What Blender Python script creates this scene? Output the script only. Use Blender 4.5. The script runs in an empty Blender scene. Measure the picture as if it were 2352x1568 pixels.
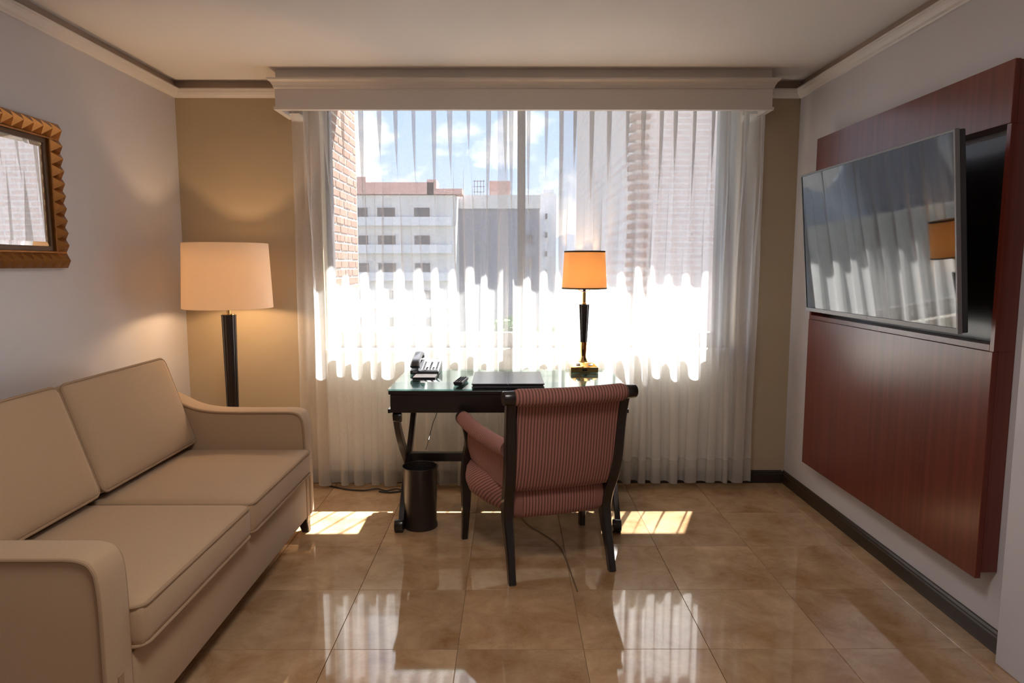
import bpy, bmesh, math, random
from mathutils import Vector, Matrix, noise as mnoise
random.seed(7)
R = math.radians
sc = bpy.context.scene
C = sc.collection

# ------------------------------------------------------------------ camera
cam_d = bpy.data.cameras.new('camera')
cam_d.lens = 24.0; cam_d.sensor_width = 36.0; cam_d.sensor_fit = 'HORIZONTAL'
cam_d.clip_start = 0.05; cam_d.clip_end = 3000
cam = bpy.data.objects.new('camera', cam_d); C.objects.link(cam)
cam.location = (0, 0, 1.38)
cam.rotation_euler = (R(90 - 6.404), 0, R(-0.146))
sc.camera = cam

# ------------------------------------------------------------------ view, world, sun
sc.view_settings.view_transform = 'Standard'
sc.view_settings.look = 'None'
sc.view_settings.gamma = 1.0
sc.view_settings.use_curve_mapping = False
sc.view_settings.exposure = 0.45
sc.cycles.use_denoising = True
sc.cycles.max_bounces = 7
sc.cycles.diffuse_bounces = 4
sc.cycles.glossy_bounces = 4
sc.cycles.transmission_bounces = 6
sc.cycles.transparent_max_bounces = 16
sc.cycles.sample_clamp_indirect = 6.0
sc.cycles.adaptive_threshold = 0.05
sc.cycles.caustics_reflective = True
sc.cycles.caustics_refractive = False

SKY = 1.3
SUN = 41.0
w = bpy.data.worlds.new('world'); sc.world = w; w.use_nodes = True
nt = w.node_tree; nt.nodes.clear()
def N(nt, typ, **kw):
    n = nt.nodes.new(typ)
    for k, v in kw.items():
        if k == 'inp':
            for a, b in v.items(): n.inputs[a].default_value = b
        else: setattr(n, k, v)
    return n
L = lambda nt, a, b: nt.links.new(a, b)
tc = N(nt, 'ShaderNodeTexCoord')
sep = N(nt, 'ShaderNodeSeparateXYZ'); L(nt, tc.outputs['Generated'], sep.inputs[0])
grad = N(nt, 'ShaderNodeValToRGB')
e = grad.color_ramp.elements
e[0].position = 0.0; e[0].color = (0.78, 0.85, 0.95, 1)
e[1].position = 0.75; e[1].color = (0.16, 0.34, 0.80, 1)
m = grad.color_ramp.elements.new(0.16); m.color = (0.52, 0.70, 1.0, 1)
L(nt, sep.outputs['Z'], grad.inputs[0])
mp = N(nt, 'ShaderNodeMapping'); mp.inputs['Scale'].default_value = (5.2, 5.2, 8.5); mp.inputs['Location'].default_value = (0.35, 0.0, 0.4)
L(nt, tc.outputs['Generated'], mp.inputs[0])
cn = N(nt, 'ShaderNodeTexNoise', inp={'Scale': 1.0, 'Detail': 7.0, 'Roughness': 0.55}); L(nt, mp.outputs[0], cn.inputs['Vector'])
cr = N(nt, 'ShaderNodeValToRGB'); cr.color_ramp.elements[0].position = 0.46; cr.color_ramp.elements[1].position = 0.57
el_ = N(nt, 'ShaderNodeMath', operation='MULTIPLY_ADD'); el_.inputs[1].default_value = -0.75; el_.inputs[2].default_value = 0.115; L(nt, sep.outputs['Z'], el_.inputs[0])
cl_ = N(nt, 'ShaderNodeMath', operation='MAXIMUM'); cl_.inputs[1].default_value = -0.08; L(nt, el_.outputs[0], cl_.inputs[0])
sm_ = N(nt, 'ShaderNodeMath', operation='ADD'); L(nt, cn.outputs['Fac'], sm_.inputs[0]); L(nt, cl_.outputs[0], sm_.inputs[1])
L(nt, sm_.outputs[0], cr.inputs[0])
mixc = N(nt, 'ShaderNodeMixRGB'); mixc.inputs[2].default_value = (1.35, 1.33, 1.32, 1)
L(nt, cr.outputs[0], mixc.inputs[0]); L(nt, grad.outputs[0], mixc.inputs[1])
bg = N(nt, 'ShaderNodeBackground'); bg.inputs['Strength'].default_value = SKY
L(nt, mixc.outputs[0], bg.inputs[0])
wo = N(nt, 'ShaderNodeOutputWorld'); L(nt, bg.outputs[0], wo.inputs[0])

sun_d = bpy.data.lights.new('sun', 'SUN'); sun_d.energy = SUN; sun_d.angle = R(0.6); sun_d.color = (1.0, 0.97, 0.92)
sun = bpy.data.objects.new('sun', sun_d); C.objects.link(sun)
sun_dir = Vector((-0.40, -1.0, -1.75)).normalized()
sun.rotation_euler = sun_dir.to_track_quat('-Z', 'Y').to_euler()
sun.location = (3, 12, 20)

# added unseen fill lights under the ceiling, above and behind the camera
for i, y in enumerate((1.25, -1.6)):
    ld = bpy.data.lights.new('fill_light', 'AREA'); ld.shape = 'DISK'; ld.size = 0.6; ld.energy = (17, 6)[i]; ld.color = (1.0, 0.93, 0.88)
    lo = bpy.data.objects.new('fill_light', ld); C.objects.link(lo); lo.location = (-0.1, y, 2.44)

# ------------------------------------------------------------------ materials
def mat(name, color=(0.8, 0.8, 0.8), rough=0.5, metal=0.0, coat=0.0, spec=0.5, noise=None, bump=None, sheen=0.0):
    """noise=(scale, amount, stretch xyz)   bump=(scale, strength)"""
    m = bpy.data.materials.new(name); m.use_nodes = True
    nt = m.node_tree; b = nt.nodes['Principled BSDF']
    b.inputs['Base Color'].default_value = (*color, 1)
    b.inputs['Roughness'].default_value = rough
    b.inputs['Metallic'].default_value = metal
    b.inputs['Coat Weight'].default_value = coat
    b.inputs['Coat Roughness'].default_value = 0.08
    b.inputs['Specular IOR Level'].default_value = spec
    b.inputs['Sheen Weight'].default_value = sheen
    tc = N(nt, 'ShaderNodeTexCoord')
    if noise:
        mp = N(nt, 'ShaderNodeMapping'); mp.inputs['Scale'].default_value = noise[2] if len(noise) > 2 else (1, 1, 1)
        L(nt, tc.outputs['Object'], mp.inputs[0])
        n = N(nt, 'ShaderNodeTexNoise', inp={'Scale': noise[0], 'Detail': 5.0, 'Roughness': 0.6}); L(nt, mp.outputs[0], n.inputs['Vector'])
        r = N(nt, 'ShaderNodeMapRange', inp={'From Min': 0.3, 'From Max': 0.7, 'To Min': 1 - noise[1], 'To Max': 1 + noise[1]})
        L(nt, n.outputs['Fac'], r.inputs[0])
        mx = N(nt, 'ShaderNodeVectorMath', operation='SCALE'); mx.inputs[0].default_value = color
        L(nt, r.outputs[0], mx.inputs['Scale']); L(nt, mx.outputs[0], b.inputs['Base Color'])
    if bump:
        n2 = N(nt, 'ShaderNodeTexNoise', inp={'Scale': bump[0], 'Detail': 3.0}); L(nt, tc.outputs['Object'], n2.inputs['Vector'])
        bp = N(nt, 'ShaderNodeBump', inp={'Strength': bump[1], 'Distance': 0.002}); L(nt, n2.outputs['Fac'], bp.inputs['Height'])
        L(nt, bp.outputs[0], b.inputs['Normal'])
    return m

M = {}
M['wall'] = mat('side_wall_paint', (0.60, 0.585, 0.615), 0.40, noise=(0.7, 0.03), bump=(180, 0.12))
M['wall_tan'] = mat('tan_wallpaper', (0.47, 0.375, 0.255), 0.7, noise=(1.0, 0.04), bump=(240, 0.2))
M['ceiling'] = mat('ceiling_paint', (0.82, 0.78, 0.75), 0.8, bump=(60, 0.05))
M['trim'] = mat('white_trim_paint', (0.74, 0.69, 0.65), 0.45)
M['cove_shade'] = mat('cove_shade_paint', (0.42, 0.33, 0.27), 0.6)  # brown tone paints in the shade between moulding and ceiling
M['base'] = mat('dark_baseboard_wood', (0.030, 0.019, 0.012), 0.35, noise=(6, 0.3, (1, 0.1, 6)))
M['dark'] = mat('espresso_wood', (0.013, 0.0085, 0.0075), 0.28, coat=0.25, noise=(8, 0.3, (1, 6, 1)))
M['sofa'] = mat('tan_sofa_fabric', (0.47, 0.325, 0.20), 0.9, spec=0.2, noise=(300, 0.06), bump=(700, 0.25), sheen=0.15)
M['piping'] = mat('sofa_piping_fabric', (0.37, 0.25, 0.155), 0.9, spec=0.2)
M['brass'] = mat('polished_brass', (0.80, 0.52, 0.20), 0.13, metal=1.0)
M['chrome'] = mat('chrome', (0.7, 0.7, 0.7), 0.15, metal=1.0)
M['bin'] = mat('bronze_bin_metal', (0.040, 0.028, 0.024), 0.38, metal=0.35)
M['bin_in'] = mat('bin_inside', (0.012, 0.010, 0.009), 0.6)
M['black'] = mat('black_plastic', (0.018, 0.018, 0.021), 0.35)
M['key'] = mat('matt_black_rubber', (0.012, 0.012, 0.013), 0.8, spec=0.1)
M['phone'] = mat('dark_grey_phone_plastic', (0.045, 0.046, 0.055), 0.3)
M['silver'] = mat('silver_plastic', (0.42, 0.42, 0.45), 0.5)
M['tvgrey'] = mat('tv_bezel_metal', (0.17, 0.165, 0.165), 0.4, metal=0.5)
M['screen'] = mat('tv_screen_glass', (0.006, 0.0055, 0.006), 0.03, spec=0.9)
M['leather'] = mat('black_leatherette', (0.022, 0.022, 0.028), 0.32, bump=(500, 0.15))
M['paper'] = mat('white_paper', (0.82, 0.82, 0.84), 0.7)
M['mirror'] = mat('mirror_silvering', (0.86, 0.87, 0.86), 0.0, metal=1.0)
M['gold'] = mat('antique_gold_leaf', (0.30, 0.12, 0.024), 0.32, metal=0.65, noise=(30, 0.25), bump=(120, 0.2))
M['gold_dark'] = mat('mirror_slip_wood', (0.10, 0.045, 0.012), 0.4, metal=0.2)
M['shade_trim'] = mat('shade_trim_tape', (0.10, 0.065, 0.035), 0.8)
M['frame_metal'] = mat('window_frame_metal', (0.24, 0.235, 0.235), 0.45, metal=0.3)
M['sill'] = mat('sill_stone', (0.62, 0.58, 0.50), 0.4)
M['apron_cream'] = mat('cream_apron_paint', (0.80, 0.76, 0.66), 0.7)
M['cable'] = mat('black_cable_rubber', (0.02, 0.018, 0.016), 0.5)
M['cord'] = mat('brown_cord_plastic', (0.16, 0.10, 0.05), 0.5)
M['concrete'] = mat('exterior_render', (0.55, 0.50, 0.44), 0.9, noise=(2, 0.08))
M['mortar'] = mat('pale_mortar', (0.62, 0.57, 0.53), 0.95, noise=(20, 0.1))
M['glass_dark'] = mat('far_window_glass', (0.03, 0.035, 0.045), 0.1)
M['fac_a'] = mat('beige_facade_render', (0.60, 0.58, 0.55), 0.9, noise=(0.5, 0.06))
M['fac_b'] = mat('shaded_facade_render', (0.22, 0.22, 0.25), 0.9, noise=(0.5, 0.06))  # dark tone carries the shade on the far block's face
M['fac_c'] = mat('pale_facade_render', (0.66, 0.66, 0.66), 0.9, noise=(0.5, 0.06))
M['terracotta'] = mat('terracotta_parapet', (0.62, 0.36, 0.30), 0.9, noise=(1.0, 0.1))
M['ground'] = mat('street_ground', (0.06, 0.065, 0.06), 0.95, noise=(0.05, 0.2))
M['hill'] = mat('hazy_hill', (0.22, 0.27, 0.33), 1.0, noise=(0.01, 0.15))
M['leaf'] = mat('tree_leaves', (0.10, 0.19, 0.05), 0.8, noise=(2, 0.4))
M['bark'] = mat('tree_bark', (0.10, 0.07, 0.05), 0.9)

def brick_mat():
    m = mat('red_brick', (0.50, 0.27, 0.19), 0.9, bump=(60, 0.5))
    nt = m.node_tree; b = nt.nodes['Principled BSDF']
    oi = N(nt, 'ShaderNodeObjectInfo')
    r = N(nt, 'ShaderNodeValToRGB'); r.color_ramp.elements[0].color = (0.25, 0.13, 0.09, 1); r.color_ramp.elements[1].color = (0.34, 0.20, 0.145, 1)
    L(nt, oi.outputs['Random'], r.inputs[0]); L(nt, r.outputs[0], b.inputs['Base Color'])
    return m
M['brick'] = brick_mat()

def brick_wall_mat():
    m = mat('far_brickwork', (0.5, 0.3, 0.2), 0.9); nt = m.node_tree; b = nt.nodes['Principled BSDF']
    tc = N(nt, 'ShaderNodeTexCoord'); mp = N(nt, 'ShaderNodeMapping'); mp.inputs['Rotation'].default_value = (R(90), 0, 0)
    L(nt, tc.outputs['Object'], mp.inputs[0])
    bt = N(nt, 'ShaderNodeTexBrick', inp={'Scale': 1.0, 'Brick Width': 0.24, 'Row Height': 0.075, 'Mortar Size': 0.01,
           'Color1': (0.60, 0.48, 0.44, 1), 'Color2': (0.66, 0.54, 0.50, 1), 'Mortar': (0.68, 0.64, 0.62, 1)})
    L(nt, mp.outputs[0], bt.inputs['Vector']); L(nt, bt.outputs['Color'], b.inputs['Base Color'])
    return m
M['brick_far'] = brick_wall_mat()

def marble():
    m = mat('polished_beige_marble', (0.5, 0.36, 0.22), 0.045, spec=0.75); nt = m.node_tree; b = nt.nodes['Principled BSDF']
    b.inputs['IOR'].default_value = 1.6
    tc = N(nt, 'ShaderNodeTexCoord'); oi = N(nt, 'ShaderNodeObjectInfo')
    vm = N(nt, 'ShaderNodeVectorMath', operation='SCALE'); vm.inputs[0].default_value = (37.0, 91.0, 53.0); L(nt, oi.outputs['Random'], vm.inputs['Scale'])
    ad = N(nt, 'ShaderNodeVectorMath', operation='ADD'); L(nt, tc.outputs['Object'], ad.inputs[0]); L(nt, vm.outputs[0], ad.inputs[1])
    n1 = N(nt, 'ShaderNodeTexNoise', inp={'Scale': 4.5, 'Detail': 9.0, 'Roughness': 0.68, 'Distortion': 0.35}); L(nt, ad.outputs[0], n1.inputs['Vector'])
    r1 = N(nt, 'ShaderNodeValToRGB'); el = r1.color_ramp.elements
    el[0].position = 0.32; el[0].color = (0.32, 0.175, 0.075, 1)
    el[1].position = 0.70; el[1].color = (0.57, 0.395, 0.23, 1)
    k = el.new(0.50); k.color = (0.44, 0.285, 0.16, 1)
    L(nt, n1.outputs['Fac'], r1.inputs[0])
    # thin veins
    n2 = N(nt, 'ShaderNodeTexNoise', inp={'Scale': 6.5, 'Detail': 6.0, 'Roughness': 0.7, 'Distortion': 1.6}); L(nt, ad.outputs[0], n2.inputs['Vector'])
    sb = N(nt, 'ShaderNodeMath', operation='SUBTRACT'); L(nt, n2.outputs['Fac'], sb.inputs[0]); sb.inputs[1].default_value = 0.5
    ab = N(nt, 'ShaderNodeMath', operation='ABSOLUTE'); L(nt, sb.outputs[0], ab.inputs[0])
    rv = N(nt, 'ShaderNodeMapRange', inp={'From Min': 0.0, 'From Max': 0.012, 'To Min': 0.45, 'To Max': 0.0}); L(nt, ab.outputs[0], rv.inputs[0])
    n3 = N(nt, 'ShaderNodeTexNoise', inp={'Scale': 2.3, 'Detail': 2.0}); L(nt, ad.outputs[0], n3.inputs['Vector'])
    r3 = N(nt, 'ShaderNodeMapRange', inp={'From Min': 0.52, 'From Max': 0.66}); L(nt, n3.outputs['Fac'], r3.inputs[0])
    ml = N(nt, 'ShaderNodeMath', operation='MULTIPLY'); L(nt, rv.outputs[0], ml.inputs[0]); L(nt, r3.outputs[0], ml.inputs[1])
    mx = N(nt, 'ShaderNodeMixRGB'); mx.inputs[2].default_value = (0.17, 0.085, 0.04, 1)
    L(nt, ml.outputs[0], mx.inputs[0]); L(nt, r1.outputs[0], mx.inputs[1])
    # each slab a little lighter or darker
    rr = N(nt, 'ShaderNodeMapRange', inp={'To Min': 0.88, 'To Max': 1.1}); L(nt, oi.outputs['Random'], rr.inputs[0])
    sc_ = N(nt, 'ShaderNodeVectorMath', operation='SCALE'); L(nt, mx.outputs[0], sc_.inputs[0]); L(nt, rr.outputs[0], sc_.inputs['Scale'])
    L(nt, sc_.outputs[0], b.inputs['Base Color'])
    return m
M['marble'] = marble()
M['grout'] = mat('brown_grout', (0.30, 0.19, 0.11), 0.9)

def mahogany():
    m = mat('red_mahogany_veneer', (0.15, 0.03, 0.018), 0.28, coat=0.5); nt = m.node_tree; b = nt.nodes['Principled BSDF']
    b.inputs['Coat Roughness'].default_value = 0.22
    tc = N(nt, 'ShaderNodeTexCoord'); mp = N(nt, 'ShaderNodeMapping'); mp.inputs['Scale'].default_value = (22, 22, 0.35)
    L(nt, tc.outputs['Object'], mp.inputs[0])
    n = N(nt, 'ShaderNodeTexNoise', inp={'Scale': 1.6, 'Detail': 8.0, 'Roughness': 0.65}); L(nt, mp.outputs[0], n.inputs['Vector'])
    r = N(nt, 'ShaderNodeValToRGB'); el = r.color_ramp.elements
    el[0].position = 0.28; el[0].color = (0.095, 0.015, 0.010, 1); el[1].position = 0.75; el[1].color = (0.185, 0.034, 0.019, 1)
    L(nt, n.outputs['Fac'], r.inputs[0]); L(nt, r.outputs[0], b.inputs['Base Color'])
    return m
M['mahogany'] = mahogany()

def stripe():
    m = mat('pink_striped_upholstery', (0.4, 0.15, 0.12), 0.85, spec=0.2, sheen=0.1); nt = m.node_tree; b = nt.nodes['Principled BSDF']
    tc = N(nt, 'ShaderNodeTexCoord'); sp = N(nt, 'ShaderNodeSeparateXYZ'); L(nt, tc.outputs['UV'], sp.inputs[0])
    mu = N(nt, 'ShaderNodeMath', operation='MULTIPLY'); mu.inputs[1].default_value = 2 * math.pi / 0.0138; L(nt, sp.outputs['X'], mu.inputs[0])
    sn = N(nt, 'ShaderNodeMath', operation='SINE'); L(nt, mu.outputs[0], sn.inputs[0])
    r = N(nt, 'ShaderNodeMapRange', inp={'From Min': -0.8, 'From Max': 0.6}); L(nt, sn.outputs[0], r.inputs[0])
    mx = N(nt, 'ShaderNodeMixRGB'); mx.inputs[1].default_value = (0.165, 0.078, 0.062, 1); mx.inputs[2].default_value = (0.41, 0.175, 0.138, 1)
    L(nt, r.outputs[0], mx.inputs[0]); L(nt, mx.outputs[0], b.inputs['Base Color'])
    n2 = N(nt, 'ShaderNodeTexNoise', inp={'Scale': 900.0}); L(nt, tc.outputs['Object'], n2.inputs['Vector'])
    a2 = N(nt, 'ShaderNodeMath', operation='MULTIPLY_ADD'); a2.inputs[1].default_value = 0.35; L(nt, n2.outputs['Fac'], a2.inputs[0]); L(nt, r.outputs[0], a2.inputs[2])
    bp = N(nt, 'ShaderNodeBump', inp={'Strength': 0.35, 'Distance': 0.0015}); L(nt, a2.outputs[0], bp.inputs['Height']); L(nt, bp.outputs[0], b.inputs['Normal'])
    return m
M['stripe'] = stripe()

def sheer(name, open_, col=(0.93, 0.92, 0.90)):
    m = bpy.data.materials.new(name); m.use_nodes = True; nt = m.node_tree; nt.nodes.clear()
    tr = N(nt, 'ShaderNodeBsdfTransparent'); tr.inputs[0].default_value = (1, 1, 1, 1)
    df = N(nt, 'ShaderNodeBsdfDiffuse'); df.inputs[0].default_value = (*col, 1)
    tl = N(nt, 'ShaderNodeBsdfTranslucent'); tl.inputs[0].default_value = (*col, 1)
    a = N(nt, 'ShaderNodeMixShader'); a.inputs[0].default_value = 0.5; L(nt, df.outputs[0], a.inputs[1]); L(nt, tl.outputs[0], a.inputs[2])
    tc = N(nt, 'ShaderNodeTexCoord'); n = N(nt, 'ShaderNodeTexNoise', inp={'Scale': 60.0, 'Detail': 2.0}); L(nt, tc.outputs['Object'], n.inputs['Vector'])
    r = N(nt, 'ShaderNodeMapRange', inp={'From Min': 0.3, 'From Max': 0.7, 'To Min': 1 - open_ - 0.012, 'To Max': 1 - open_ + 0.012}); L(nt, n.outputs['Fac'], r.inputs[0])
    b = N(nt, 'ShaderNodeMixShader'); L(nt, r.outputs[0], b.inputs[0]); L(nt, tr.outputs[0], b.inputs[1]); L(nt, a.outputs[0], b.inputs[2])
    o = N(nt, 'ShaderNodeOutputMaterial'); L(nt, b.outputs[0], o.inputs[0])
    return m
M['sheer'] = sheer('white_sheer_voile', 0.60, (0.82, 0.81, 0.80))
M['sheer2'] = sheer('dense_white_sheer', 0.36, (0.84, 0.83, 0.83))
M['hem'] = sheer('sheer_hem', 0.55, (0.7, 0.68, 0.64))

def shade_mat(name, col, tcol):
    m = bpy.data.materials.new(name); m.use_nodes = True; nt = m.node_tree; nt.nodes.clear()
    df = N(nt, 'ShaderNodeBsdfDiffuse'); df.inputs[0].default_value = (*col, 1)
    tl = N(nt, 'ShaderNodeBsdfTranslucent'); tl.inputs[0].default_value = (*tcol, 1)
    a = N(nt, 'ShaderNodeMixShader'); a.inputs[0].default_value = 0.45; L(nt, df.outputs[0], a.inputs[1]); L(nt, tl.outputs[0], a.inputs[2])
    o = N(nt, 'ShaderNodeOutputMaterial'); L(nt, a.outputs[0], o.inputs[0])
    return m
M['shade_w'] = shade_mat('white_linen_shade', (0.85, 0.80, 0.72), (0.80, 0.66, 0.50))
M['shade_o'] = shade_mat('amber_linen_shade', (0.82, 0.63, 0.40), (0.88, 0.66, 0.38))

def clear_glass(name, tint, ior=1.5):
    m = bpy.data.materials.new(name); m.use_nodes = True; nt = m.node_tree; nt.nodes.clear()
    tr = N(nt, 'ShaderNodeBsdfTransparent'); tr.inputs[0].default_value = (*tint, 1)
    gl = N(nt, 'ShaderNodeBsdfGlossy'); gl.inputs['Roughness'].default_value = 0.01
    fr = N(nt, 'ShaderNodeFresnel'); fr.inputs[0].default_value = ior
    ge = N(nt, 'ShaderNodeNewGeometry'); iv = N(nt, 'ShaderNodeMath', operation='SUBTRACT'); iv.inputs[0].default_value = 1.0; L(nt, ge.outputs['Backfacing'], iv.inputs[1])
    mu = N(nt, 'ShaderNodeMath', operation='MULTIPLY'); L(nt, fr.outputs[0], mu.inputs[0]); L(nt, iv.outputs[0], mu.inputs[1])
    b = N(nt, 'ShaderNodeMixShader'); L(nt, mu.outputs[0], b.inputs[0]); L(nt, tr.outputs[0], b.inputs[1]); L(nt, gl.outputs[0], b.inputs[2])
    o = N(nt, 'ShaderNodeOutputMaterial'); L(nt, b.outputs[0], o.inputs[0])
    return m
M['pane'] = clear_glass('window_glass', (0.97, 0.98, 0.98), 1.45)
M['desk_glass'] = clear_glass('green_tinted_glass', (0.80, 0.93, 0.90), 1.52)

def emit(name, col, s):
    m = bpy.data.materials.new(name); m.use_nodes = True; nt = m.node_tree; nt.nodes.clear()
    e = N(nt, 'ShaderNodeEmission'); e.inputs[0].default_value = (*col, 1); e.inputs[1].default_value = s
    o = N(nt, 'ShaderNodeOutputMaterial'); L(nt, e.outputs[0], o.inputs[0]); return m
M['bulb'] = emit('warm_bulb', (1.0, 0.62, 0.28), 25)

# ------------------------------------------------------------------ mesh helpers
class MB:
    """collects geometry for ONE mesh object"""
    def __init__(s): s.v = []; s.f = []; s.uv = None
    def add(s, vs, fs):
        o = len(s.v); s.v += [tuple(v) for v in vs]; s.f += [tuple(i + o for i in f) for f in fs]
        return s
    def box(s, x0, x1, y0, y1, z0, z1):
        vs = [(x, y, z) for x in (x0, x1) for y in (y0, y1) for z in (z0, z1)]
        return s.add(vs, [(0, 1, 3, 2), (4, 6, 7, 5), (0, 4, 5, 1), (2, 3, 7, 6), (0, 2, 6, 4), (1, 5, 7, 3)])
    def lathe(s, prof, seg=32, c=(0, 0, 0), flute=None, cap=True):
        """prof list of (r,z)"""
        vs = []; n = len(prof)
        for (r, z) in prof:
            for k in range(seg):
                a = 2 * math.pi * k / seg; rr = r
                if flute: rr = r * (1 - flute[1] * (0.5 + 0.5 * math.cos(flute[0] * a)))
                vs.append((c[0] + rr * math.cos(a), c[1] + rr * math.sin(a), c[2] + z))
        fs = []
        for i in range(n - 1):
            for k in range(seg):
                k2 = (k + 1) % seg
                fs.append((i * seg + k, i * seg + k2, (i + 1) * seg + k2, (i + 1) * seg + k))
        if cap:
            fs.append(tuple(reversed(range(seg)))); fs.append(tuple((n - 1) * seg + k for k in range(seg)))
        return s.add(vs, fs)
    def tube(s, pts, rad, seg=10, closed=False):
        pts = [Vector(p) for p in pts]; n = len(pts)
        if not hasattr(rad, '__len__'): rad = [rad] * n
        up = None; vs = []
        for i, p in enumerate(pts):
            if closed: t = pts[(i + 1) % n] - pts[i - 1]
            else: t = pts[min(i + 1, n - 1)] - pts[max(i - 1, 0)]
            t.normalize()
            if up is None:
                a = Vector((0, 0, 1)) if abs(t.z) < 0.9 else Vector((1, 0, 0))
                up = (a - t * a.dot(t)).normalized()
            else: up = (up - t * up.dot(t)).normalized()
            sd = t.cross(up)
            for k in range(seg):
                an = 2 * math.pi * k / seg
                vs.append(p + (up * math.cos(an) + sd * math.sin(an)) * rad[i])
        fs = []
        for i in range(n if closed else n - 1):
            j = (i + 1) % n
            for k in range(seg):
                k2 = (k + 1) % seg
                fs.append((i * seg + k, j * seg + k, j * seg + k2, i * seg + k2))
        if not closed:
            fs.append(tuple(range(seg))); fs.append(tuple(reversed([(n - 1) * seg + k for k in range(seg)])))
        return s.add(vs, fs)
    def sweep(s, pts, wid, dep, side=(1, 0, 0), ch=0.2):
        """rectangular (chamfered) section along pts; wid along side axis, dep across"""
        pts = [Vector(p) for p in pts]; n = len(pts); side = Vector(side).normalized()
        if not hasattr(wid, '__len__'): wid = [wid] * n
        if not hasattr(dep, '__len__'): dep = [dep] * n
        vs = []
        for i, p in enumerate(pts):
            t = (pts[min(i + 1, n - 1)] - pts[max(i - 1, 0)]).normalized()
            u = (side - t * side.dot(t)).normalized(); v = t.cross(u)
            a, b = wid[i] / 2, dep[i] / 2; c = ch * min(a, b)
            for (q, r) in ((a, b - c), (a - c, b), (-a + c, b), (-a, b - c), (-a, -b + c), (-a + c, -b), (a - c, -b), (a, -b + c)):
                vs.append(p + u * q + v * r)
        fs = []
        for i in range(n - 1):
            for k in range(8):
                k2 = (k + 1) % 8
                fs.append((i * 8 + k, i * 8 + k2, (i + 1) * 8 + k2, (i + 1) * 8 + k))
        fs.append(tuple(reversed(range(8)))); fs.append(tuple((n - 1) * 8 + k for k in range(8)))
        return s.add(vs, fs)
    def prism(s, poly, axis, a0, a1):
        """poly in the two other axes (order x,y,z without axis), extruded along axis"""
        def P(q, a):
            return {'x': (a, q[0], q[1]), 'y': (q[0], a, q[1]), 'z': (q[0], q[1], a)}[axis]
        n = len(poly)
        vs = [P(q, a0) for q in poly] + [P(q, a1) for q in poly]
        fs = [tuple(range(n)), tuple(reversed(range(n, 2 * n)))]
        for i in range(n):
            j = (i + 1) % n; fs.append((i, n + i, n + j, j))
        return s.add(vs, fs)
    def build(s, name, m, parent=None, smooth=False, bevel=0.0, segs=2, sub=0, recalc=True, angle=40):
        me = bpy.data.meshes.new(name); me.from_pydata(s.v, [], s.f); me.update()
        if recalc or bevel:
            bm = bmesh.new(); bm.from_mesh(me)
            if recalc: bmesh.ops.recalc_face_normals(bm, faces=bm.faces)
            if bevel:
                es = [ed for ed in bm.edges if len(ed.link_faces) == 2 and ed.calc_face_angle(0) > R(30)]
                bmesh.ops.bevel(bm, geom=es, offset=bevel, segments=segs, profile=0.5, affect='EDGES', clamp_overlap=True)
            bm.to_mesh(me); bm.free()
        o = bpy.data.objects.new(name, me); C.objects.link(o)
        if m is not None: me.materials.append(M[m] if isinstance(m, str) else m)
        if parent is not None: o.parent = parent
        if smooth:
            for p in me.polygons: p.use_smooth = True
            try: me.set_sharp_from_angle(angle=R(angle))
            except Exception: pass
        if sub:
            md = o.modifiers.new('sub', 'SUBSURF'); md.levels = sub; md.render_levels = sub
        return o

def spline(pts, n=8):
    """Catmull-Rom through pts (any dimension)"""
    P = [pts[0]] + list(pts) + [pts[-1]]; out = []
    for i in range(1, len(P) - 2):
        p0, p1, p2, p3 = P[i - 1], P[i], P[i + 1], P[i + 2]
        for k in range(n):
            t = k / n
            out.append(tuple(0.5 * ((2 * b) + (-a + c) * t + (2 * a - 5 * b + 4 * c - d) * t * t + (-a + 3 * b - 3 * c + d) * t ** 3)
                             for a, b, c, d in zip(p0, p1, p2, p3)))
    out.append(tuple(pts[-1])); return out

def thing(name, label, cat, loc=(0, 0, 0), rz=0.0, group=None):
    o = bpy.data.objects.new(name, None); C.objects.link(o); o.empty_display_size = 0.1
    o.location = loc; o.rotation_euler = (0, 0, rz); o['label'] = label; o['category'] = cat
    if group: o['group'] = group
    return o
def tag(o, label, cat, group=None):
    o['label'] = label; o['category'] = cat
    if group: o['group'] = group
    return o
def struct(o, label=None):
    o['kind'] = 'structure'
    if label: o['label'] = label
    return o
def copy_part(o, parent, loc=None, name=None):
    c = o.copy(); C.objects.link(c); c.parent = parent
    if loc is not None: c.location = loc
    return c
def smoothstep(a, b, x):
    t = max(0.0, min(1.0, (x - a) / (b - a))); return t * t * (3 - 2 * t)

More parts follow.
